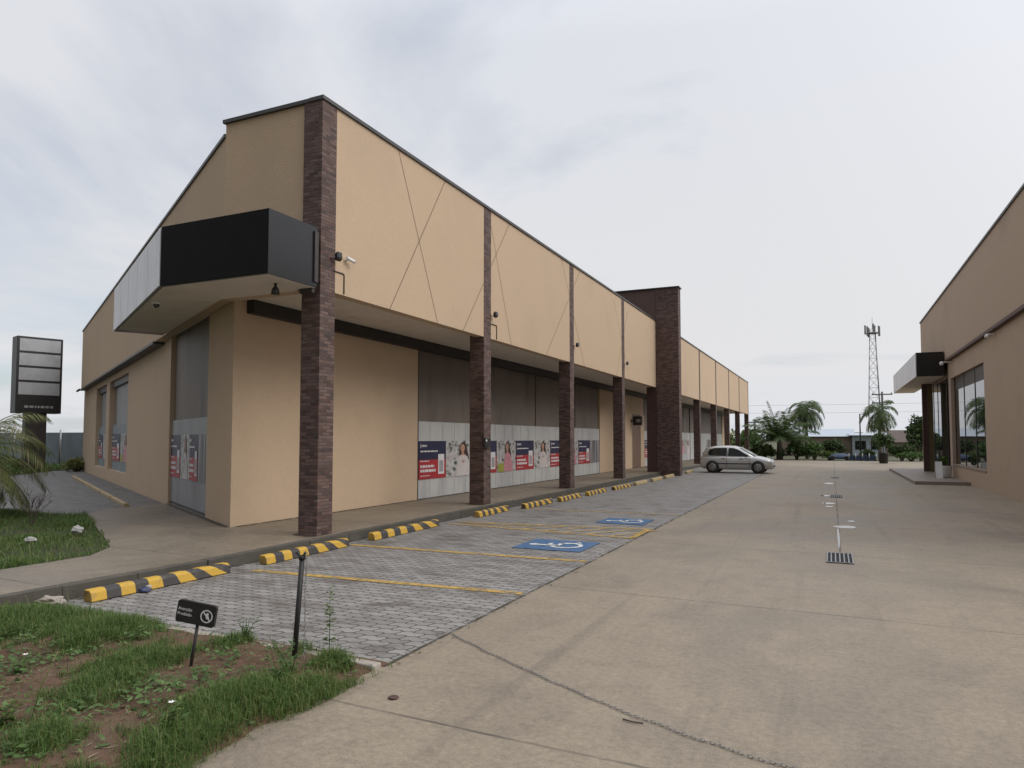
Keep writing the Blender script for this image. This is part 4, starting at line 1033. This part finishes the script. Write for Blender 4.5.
# bare twigs in front of the old pavers
def twigs(x, y, z, h, n, label, seed):
    rng = random.Random(seed); m = MB()
    def grow(p, d, L, rad, lev):
        q = p + d*L; m.tube([p,(p+q)/2+Vector((rng.uniform(-.03,.03),rng.uniform(-.03,.03),.01))*L,q],[rad,rad*.8,rad*.6],5,False)
        if lev:
            for k in range(3):
                e = (d + Vector((rng.uniform(-.9,.9),rng.uniform(-.9,.9),rng.uniform(-.3,.6)))).normalized(); grow(p.lerp(q,rng.uniform(.5,1)), e, L*.62, rad*.55, lev-1)
    for i in range(n): grow(Vector((x,y,z)), Vector((rng.uniform(-.6,.6),rng.uniform(-.6,.6),1)).normalized(), h*.45, .009, 3)
    return tag(m.build('bare_shrub','twig',org=(x,y,z)), label, 'shrub')
twigs(-12.4,7.6,.1,.85,4,'leafless dark twiggy shrub at the back of the left grass patch',3)
twigs(-14.2,7.9,.1,.9,4,'leafless dark twiggy shrub at the left picture edge by the palm',8)
twigs(-6.95,3.75,.04,.22,5,'tiny bare twiggy plant beside the kerb at the left edge',5)

# ------------------------------------------------------------------ litter items
def crumple(name, c, s, m, label, cat, seed, sub=2):
    bm = bmesh.new(); bmesh.ops.create_icosphere(bm, subdivisions=sub, radius=1)
    for v in bm.verts:
        k = 1 + .45*noise.noise(v.co*1.7+Vector((seed,0,0))) + .22*noise.noise(v.co*4+Vector((seed,3,0)))
        v.co = Vector((v.co.x*s[0]*k, v.co.y*s[1]*k, max(-.6, v.co.z)*s[2]*k+s[2]*.5))
    me = bpy.data.meshes.new(name); bm.to_mesh(me); bm.free(); ob = bpy.data.objects.new(name, me); COL.objects.link(ob)
    me.materials.append(mt[m]); ob.location = c; return tag(ob, label, cat)
crumple('plastic_bag', (-10.55,7.15,.18), (.09,.07,.06), 'plastic_white', 'crumpled white plastic bag on the left grass patch near the path corner', 'bag', 1, 3)
crumple('plastic_bag', (-10.45,6.4,.15), (.09,.07,.035), 'plastic_white', 'flat pale plastic bag deeper in the left grass patch', 'bag', 5, 3)
crumple('food_wrapper', (-6.60,5.22,.012), (.08,.06,.025), 'plastic_blue', 'dark blue wrapper lying between the kerb and the first wheel stop', 'wrapper', 7, 3)
crumple('paper_scrap', (-6.57,5.25,.05), (.035,.03,.012), 'plastic_white', 'white paper scrap on top of the dark blue wrapper', 'paper', 9)
crumple('rubble_slab', (-6.86,4.42,.03), (.16,.09,.04), 'edging', 'pale flat rubble lump at the end of the first wheel stop', 'rubble', 12, 3)
r = tag(MB().lathe([(.028,0),(.034,.006),(.026,.012),(.012,.009)], (-2.5,3.74,.002), 14).build('metal_disc','brick_pillar'), 'rusty reddish metal disc lying on the concrete drive', 'metal disc')
cr = MB(); cr.tube([(-1.12,4.0,.006),(-1.06,3.975,.010),(-1.0,3.99,.006)], .004, 5); tag(cr.build('dead_twig','twig'), 'small dark twig lying on the concrete near the long chain', 'twig')

# ------------------------------------------------------------------ palms and trees
def frond(mb, rach, base, az, el, L, droop, nl, leaf, wd, seed, hang=.55):
    rng = random.Random(seed); P = [Vector(base)]; d = Vector((math.cos(az)*math.cos(el), math.sin(az)*math.cos(el), math.sin(el))); N = 9
    for i in range(N):
        d = (d + Vector((0,0,-droop*(i+1)/N/N*2.2))).normalized(); P.append(P[-1] + d*L/N)
    rach.tube(P, [wd*1.6*(1-.85*i/N) for i in range(N+1)], 5, False)
    for k in range(nl):
        t = .12 + .88*k/nl; f = t*N; i = min(N-1, int(f)); p = P[i].lerp(P[i+1], f-i); tg = (P[i+1]-P[i]).normalized()
        s0 = tg.cross(Vector((0,0,1))); s0 = s0.normalized() if s0.length > .01 else Vector((1,0,0))
        for sg in (-1, 1):
            l = leaf*(.55+.9*math.sin(math.pi*min(1,t*.85+.12)))*.75*rng.uniform(.85,1.1)
            u = (s0*sg + tg*.75 + Vector((0,0,-hang*rng.uniform(.6,1.3)))).normalized(); q = tg.cross(u).cross(u).normalized()*wd*rng.uniform(.8,1.3)
            e = p+u*l + Vector((0,0,-l*.22*hang)); h = p+u*l*.5
            mb.add([p, h+q, e, h-q], [(0,1,2,3)])
def palm(loc, th, nf, L, label, leafm='palm_leaf', elr=(-.35,1.25), leaf=.5, wd=.02, nl=26, trunk=.14, seed=1, droop=1.3, lean=(0,0), name='palm_tree', azr=None, group='palm trees'):
    r = empty(name, loc, label, 'palm tree', group); rng = random.Random(seed); b = Vector(loc); t = b + Vector((lean[0],lean[1],th))
    tr = MB(); k = 10
    tr.tube([b.lerp(t,i/k)+Vector((.03*math.sin(i*1.3),0,0))*th*.1 for i in range(k+1)], [trunk*(1.25-.5*i/k)*(1+.06*(i%2)) for i in range(k+1)], 10); tr.build('trunk','palm_bark',r)
    lf, rc = MB(), MB()
    for i in range(nf):
        az = i*2.399+rng.uniform(-.2,.2) if azr is None else rng.uniform(*azr); el = elr[0]+(elr[1]-elr[0])*((i+.5)/nf)
        frond(lf, rc, t+Vector((0,0,.0)), az, el, L*rng.uniform(.85,1.1), droop*rng.uniform(.8,1.25), nl, leaf, wd, seed*100+i)
    rc.build('stalks',leafm if leafm != 'palm_leaf' else 'leaf_mid',r); lf.build('crown',leafm,r)
    return r
palm((-14.9,7.85,.1),1.15,26,1.8,'yellow green palm at the left picture edge in front of the pylon sign','palm_dry',(-.5,1.15),.48,.009,44,.10,4,1.7)
palm((-1.95,64,-.05),4.15,20,1.9,'taller palm with drooping crown rising behind the big palm clump','palm_leaf',(-.95,1.25),.75,.024,34,.12,2,2.3)
palm((-3.9,61,-.05),1.5,26,3.1,'broad low palm clump with upright fronds beyond the silver car','palm_leaf',(.25,1.42),.75,.030,40,.22,6,.75)
palm((3.3,60.5,-.05),3.75,17,1.9,'slender palm in front of the telecom tower beside the right building','palm_leaf',(-1.0,1.3),.7,.020,32,.12,9,2.3)
def bush(c, rad, n, size, label, m='leaf_dark', seed=1, trunk=None, name='bush', cat='bush', clumps=12, group='bushes along the far edge of the drive'):
    r = empty(name, (c[0],c[1],-.05), label, cat, group)
    cm = MB(); crown(cm, c, rad, n, size, seed, clumps); cm.build('crown', m, r)
    rng = random.Random(seed); tm = MB(); k = 5
    for i in range(k):
        a = i*6.283/k; tm.tube([(c[0],c[1],-.06),(c[0]+math.cos(a)*rad[0]*.15,c[1]+math.sin(a)*rad[1]*.15,c[2]*.5),(c[0]+math.cos(a)*rad[0]*.5,c[1]+math.sin(a)*rad[1]*.5,c[2]+rad[2]*.2)],[trunk or .09,.06,.02],6,False)
    tm.build('trunk','bark',r)
    return r
bush((-5.0,60.5,.6),(1.1,1.0,.75),1000,.17,'dark dense bush at the foot of the broad palm clump',seed=3)
bush((-2.6,60.5,.6),(1.0,1.0,.75),900,.17,'dark rounded bush right of the broad palm clump',seed=4)
bush((-1.3,60.5,.6),(1.1,.9,.75),800,.13,'pale green small bush beside the far pale roofed shed','leaf_mid',5)
bush((.0,61.5,.85),(1.05,1.0,.85),1100,.15,'round green bush in the middle of the far edge','leaf_dark',6)
bush((-.2,59.3,.35),(1.2,.5,.4),600,.10,'low lime hedge plant in front of the round green bush','leaf_lime',7)
bush((4.7,60,.6),(1.1,.8,.7),800,.13,'dark low bush right of the slender palm','leaf_dark',8)
bush((6.1,61.5,1.7),(1.1,1.2,1.9),1800,.17,'tall dark tree against the edge of the right building','leaf_dark',9,.14,'tree','tree')
bush((5.2,58.8,.35),(1.3,.5,.4),500,.11,'low green shrub below the brown roofed house','leaf_mid',10)
bush((2.4,59.3,.45),(.6,.5,.5),400,.11,'small dark shrub at the foot of the slender palm','leaf_dark',11)
bush((-7.5,72,1.3),(1.6,1.6,1.6),900,.2,'distant bush seen left of the utility pole','leaf_mid',12)
bush((-10.5,75,1.6),(2.0,2.0,1.9),900,.22,'distant dry looking bush behind the far columns','palm_dry',13)
# planter pot with plant near right building
r = empty('planter', (3.05,52.5,0), 'dark potted shrub standing on the drive in front of the slender palm', 'planter')
MB().lathe([(.22,0),(.26,.05),(.30,.62),(.33,.64),(.33,.70),(.26,.70)], (3.05,52.5,0), 16).build('pot','pot',r)
m = MB(); crown(m,(3.05,52.5,1.35),(.75,.75,.75),700,.12,15,8); m.build('crown','leaf_dark',r)
MB().tube([(3.05,52.5,.6),(3.05,52.5,1.5)],.03,6).build('trunk','bark',r)

# ------------------------------------------------------------------ far structures
def house(loc, w_, d_, h, rh, wm, rm, label, name='house', wins=2, flat_=False):
    r = empty(name, loc, label, 'house', 'houses beyond the far hedge'); x, y, z = loc
    MB().box(x-w_/2,x+w_/2,y,y+d_,z,z+h).build('wall',wm,r)
    m = MB(); o = .3; m.fix = True
    vs = [(x-w_/2-o,y-o,z+h+.003),(x+w_/2+o,y-o,z+h+.003),(x+w_/2+o,y+d_+o,z+h+.003),(x-w_/2-o,y+d_+o,z+h+.003),(x-w_/2-o,y+d_/2,z+h+rh),(x+w_/2+o,y+d_/2,z+h+rh)]
    m.add(vs,[(0,3,2,1),(0,1,5,4),(2,3,4,5),(0,4,3),(1,2,5)]); m.build('roof',rm,r)
    for i in range(wins):
        cx = x - w_/2 + w_*(i+.5)/wins; wo = MB().box(cx-.45,cx+.45,y-.03,y+.02,z+h*.35,z+h*.75).build('window','frame',r)
        MB().box(cx-.38,cx+.38,y-.036,y-.031,z+h*.38,z+h*.72).build('pane','glass',wo)
    return r
house((-1.6,74,-.06),6.5,6,1.9,.75,'house_wall','roof_blue','low shed with a pale metal roof behind the palms')
house((1.2,84,-.06),3.2,5,1.7,.7,'house_pink','roof_dark','small dark roofed house right of the round bush')
house((3.0,72,-.06),2.6,5,2.0,.25,'house_pale','roof_blue','pale blue house standing behind the slender palm')
house((6.8,78,-.06),4.2,5,1.35,1.2,'house_wall','roof_brown','house with a weathered brown roof beside the tall dark tree')
MB_r = MB().box(4.6,9.0,80.4,80.6,2.47,2.55)
def sheetfence(p0, p1, h, m, label, n, name='sheet_fence'):
    p0, p1 = Vector(p0), Vector(p1); r = empty(name, p0, label, 'fence'); t = (p1-p0)/n; nn = Vector((-t.y,t.x,0)).normalized()
    for i in range(n):
        a = p0+t*i; MB().obox(a+t*.02, t*.96, nn*.03, (0,0,h)).build('panel', m, r)
    for i in range(n+1):
        a = p0+t*i; MB().tube([a-nn*.04, a-nn*.04+Vector((0,0,h+.15))], .04, 6).build('post','steel',r)
    return r
sheetfence((1.1,58.3,0),(2.9,58.3,0),.38,'blue_fence','low blue metal fence along the far edge of the drive',4,'metal_fence')
sheetfence((-46,23.5,.1),(-36.5,25,.1),1.85,'fence_blue','blue grey sheet metal fence behind the pylon sign',6)
r = empty('covered_car', (.55,58.9,0), 'blue rounded car body seen low behind the far edge of the drive', 'car'); m = MB(); m.fix = True
m.loft([[Vector((x,58.9+math.cos(a)*.5*k,.10+max(0,math.sin(a))*h*.75)) for a in [2*math.pi*i/14 for i in range(14)]] for x,h,k in ((-.25,.25,.8),(-.1,.42,.95),(.2,.56,1),(.7,.58,1),(1.0,.5,1),(1.25,.3,.9))]); m.build('cover','blue_fence',r)
for x in (0,.95): MB().lathe([(.1,-.05),(.17,-.05),(.17,.05),(.1,.05)],(x,58.42,.17),14,'y').build('wheel','tyre',r)
# telecom tower
TX, TY, TH = 8.0, 162, 24.2
r = empty('telecom_tower', (TX,TY,0), 'tall steel lattice telecom tower with antennas on top', 'tower')
m = MB(); lv = 12
def tw(z): return 1.25 - .75*z/TH
for sx, sy in ((-1,-1),(1,-1),(1,1),(-1,1)):
    m.tube([(TX+sx*tw(0),TY+sy*tw(0),0),(TX+sx*tw(TH),TY+sy*tw(TH),TH)], .085 if sx>0 else .055, 6)
for i in range(lv):
    z0, z1 = TH*i/lv, TH*(i+1)/lv; a, b = tw(z0), tw(z1)
    for (x0,y0),(x1,y1) in (((-1,-1),(1,-1)),((1,-1),(1,1)),((1,1),(-1,1)),((-1,1),(-1,-1))):
        m.tube([(TX+x0*a,TY+y0*a,z0),(TX+x1*b,TY+y1*b,z1)],.024,4,False); m.tube([(TX+x1*a,TY+y1*a,z0),(TX+x0*b,TY+y0*b,z1)],.024,4,False); m.tube([(TX+x0*b,TY+y0*b,z1),(TX+x1*b,TY+y1*b,z1)],.024,4,False)
m.build('lattice_mast','steel',r)
m = MB(); m.lathe([(1.3,0),(1.3,.12),(.4,.12)], (TX,TY,TH-.9), 16); m.build('platform','steel',r)
for i in range(7):
    a = i*6.283/7+.3; x, y = TX+math.cos(a)*1.35, TY+math.sin(a)*1.35
    MB().box(x-.16,x+.16,y-.1,y+.1,TH-1.5+.5*(i%2),TH+.5+.4*(i%2)).build('antenna','print_grey',r)
MB().tube([(TX,TY,TH),(TX,TY,TH+2.4)],.05,5).build('lightning_rod','steel',r)
# utility poles and street lamp
def upole(x, y, h, label, arms=2):
    r = empty('utility_pole', (x,y,-.06), label, 'utility pole', 'utility poles along the far street')
    MB().tube([(x,y,-.06),(x,y,h)],[.15,.10],8).build('pole','pole_wood',r)
    for i in range(arms): MB().box(x-1.0,x+1.0,y-.06,y+.06,h-.35-i*.9,h-.23-i*.9).build('crossarm','pole_wood',r)
    for i in range(arms):
        for dx in (-.9,.9): MB().lathe([(.05,0),(.07,.06),(.04,.14)],(x+dx,y,h-.23-i*.9),8).build('insulator','print_grey',r)
upole(-7.2,76,3.6,'grey utility pole with crossarms left of the broad palm clump')
upole(5.0,85.7,6.7,'grey utility pole rising behind the slender palm')
r = empty('street_lamp', (2.15,66,0), 'slim dark street lamp left of the slender palm', 'street lamp')
MB().tube([(2.15,66,-.06),(2.15,66,3.7)],[.07,.05],8).build('pole','frame',r); MB().tube([(2.15,66,3.68),(2.5,66,3.72)],.03,6).build('arm','frame',r); MB().box(2.45,2.85,65.9,66.1,3.66,3.76).build('lamp_head','frame',r)
for z, l in ((5.75,'uppermost thin power line stretched beyond the palms'),(4.85,'lower thin power line stretched beyond the palms')):
    m = MB(); m.tube([(-30+i*2.5,85.9,z+.0+.00045*((i*2.5-35)**2)-.35) for i in range(29)],.009,4,False); tag(m.build('power_line','frame'), l, 'power line')

# ------------------------------------------------------------------ pylon sign on the left
r = empty('pylon_sign', (-33.2,20.4,.1), 'black pylon sign with four blank white panels near the left edge', 'sign')
p0 = Vector((-33.42,19.6,0)); ex = Vector((.275,.954,0)).normalized(); ny = Vector((-ex.y,ex.x,0)); Wp = 1.83
MB().obox(p0+Vector((0,0,2.78)), ex*Wp, ny*.75, (0,0,3.5)).build('cabinet','black',r,.02)
for i in range(4):
    z = 3.62 + i*.665; MB().obox(p0+ex*.10-ny*.012+Vector((0,0,z)), ex*(Wp-.2), ny*.01, (0,0,.56)).build('sign_face','grey_panel',r)
m = MB(); rng = random.Random(2); u = .35
while u < 1.5: wd_ = rng.uniform(.06,.16); m.obox(p0+ex*u-ny*.010+Vector((0,0,3.02)), ex*wd_, ny*.008, (0,0,.10)); u += wd_+.05
m.build('printed_line','print_grey',r)
MB().obox(p0+ex*.45+ny*.15+Vector((0,0,.1)), ex*.85, ny*.45, (0,0,2.68)).build('column','trim',r,.02)
bush((-32.0,21.6,.35),(.9,.7,.5),500,.11,'low dry shrub between the pylon sign and the building','palm_dry',21,.03,group='shrubs around the pylon sign')
bush((-34.6,20.2,.4),(.9,.7,.5),500,.11,'green shrub left of the pylon sign foot','leaf_mid',22,.03,group='shrubs around the pylon sign')
bush((-31.6,17.6,.35),(1.5,.6,.4),700,.1,'low green plant strip behind the left palm','leaf_mid',23,.03,group='shrubs around the pylon sign')
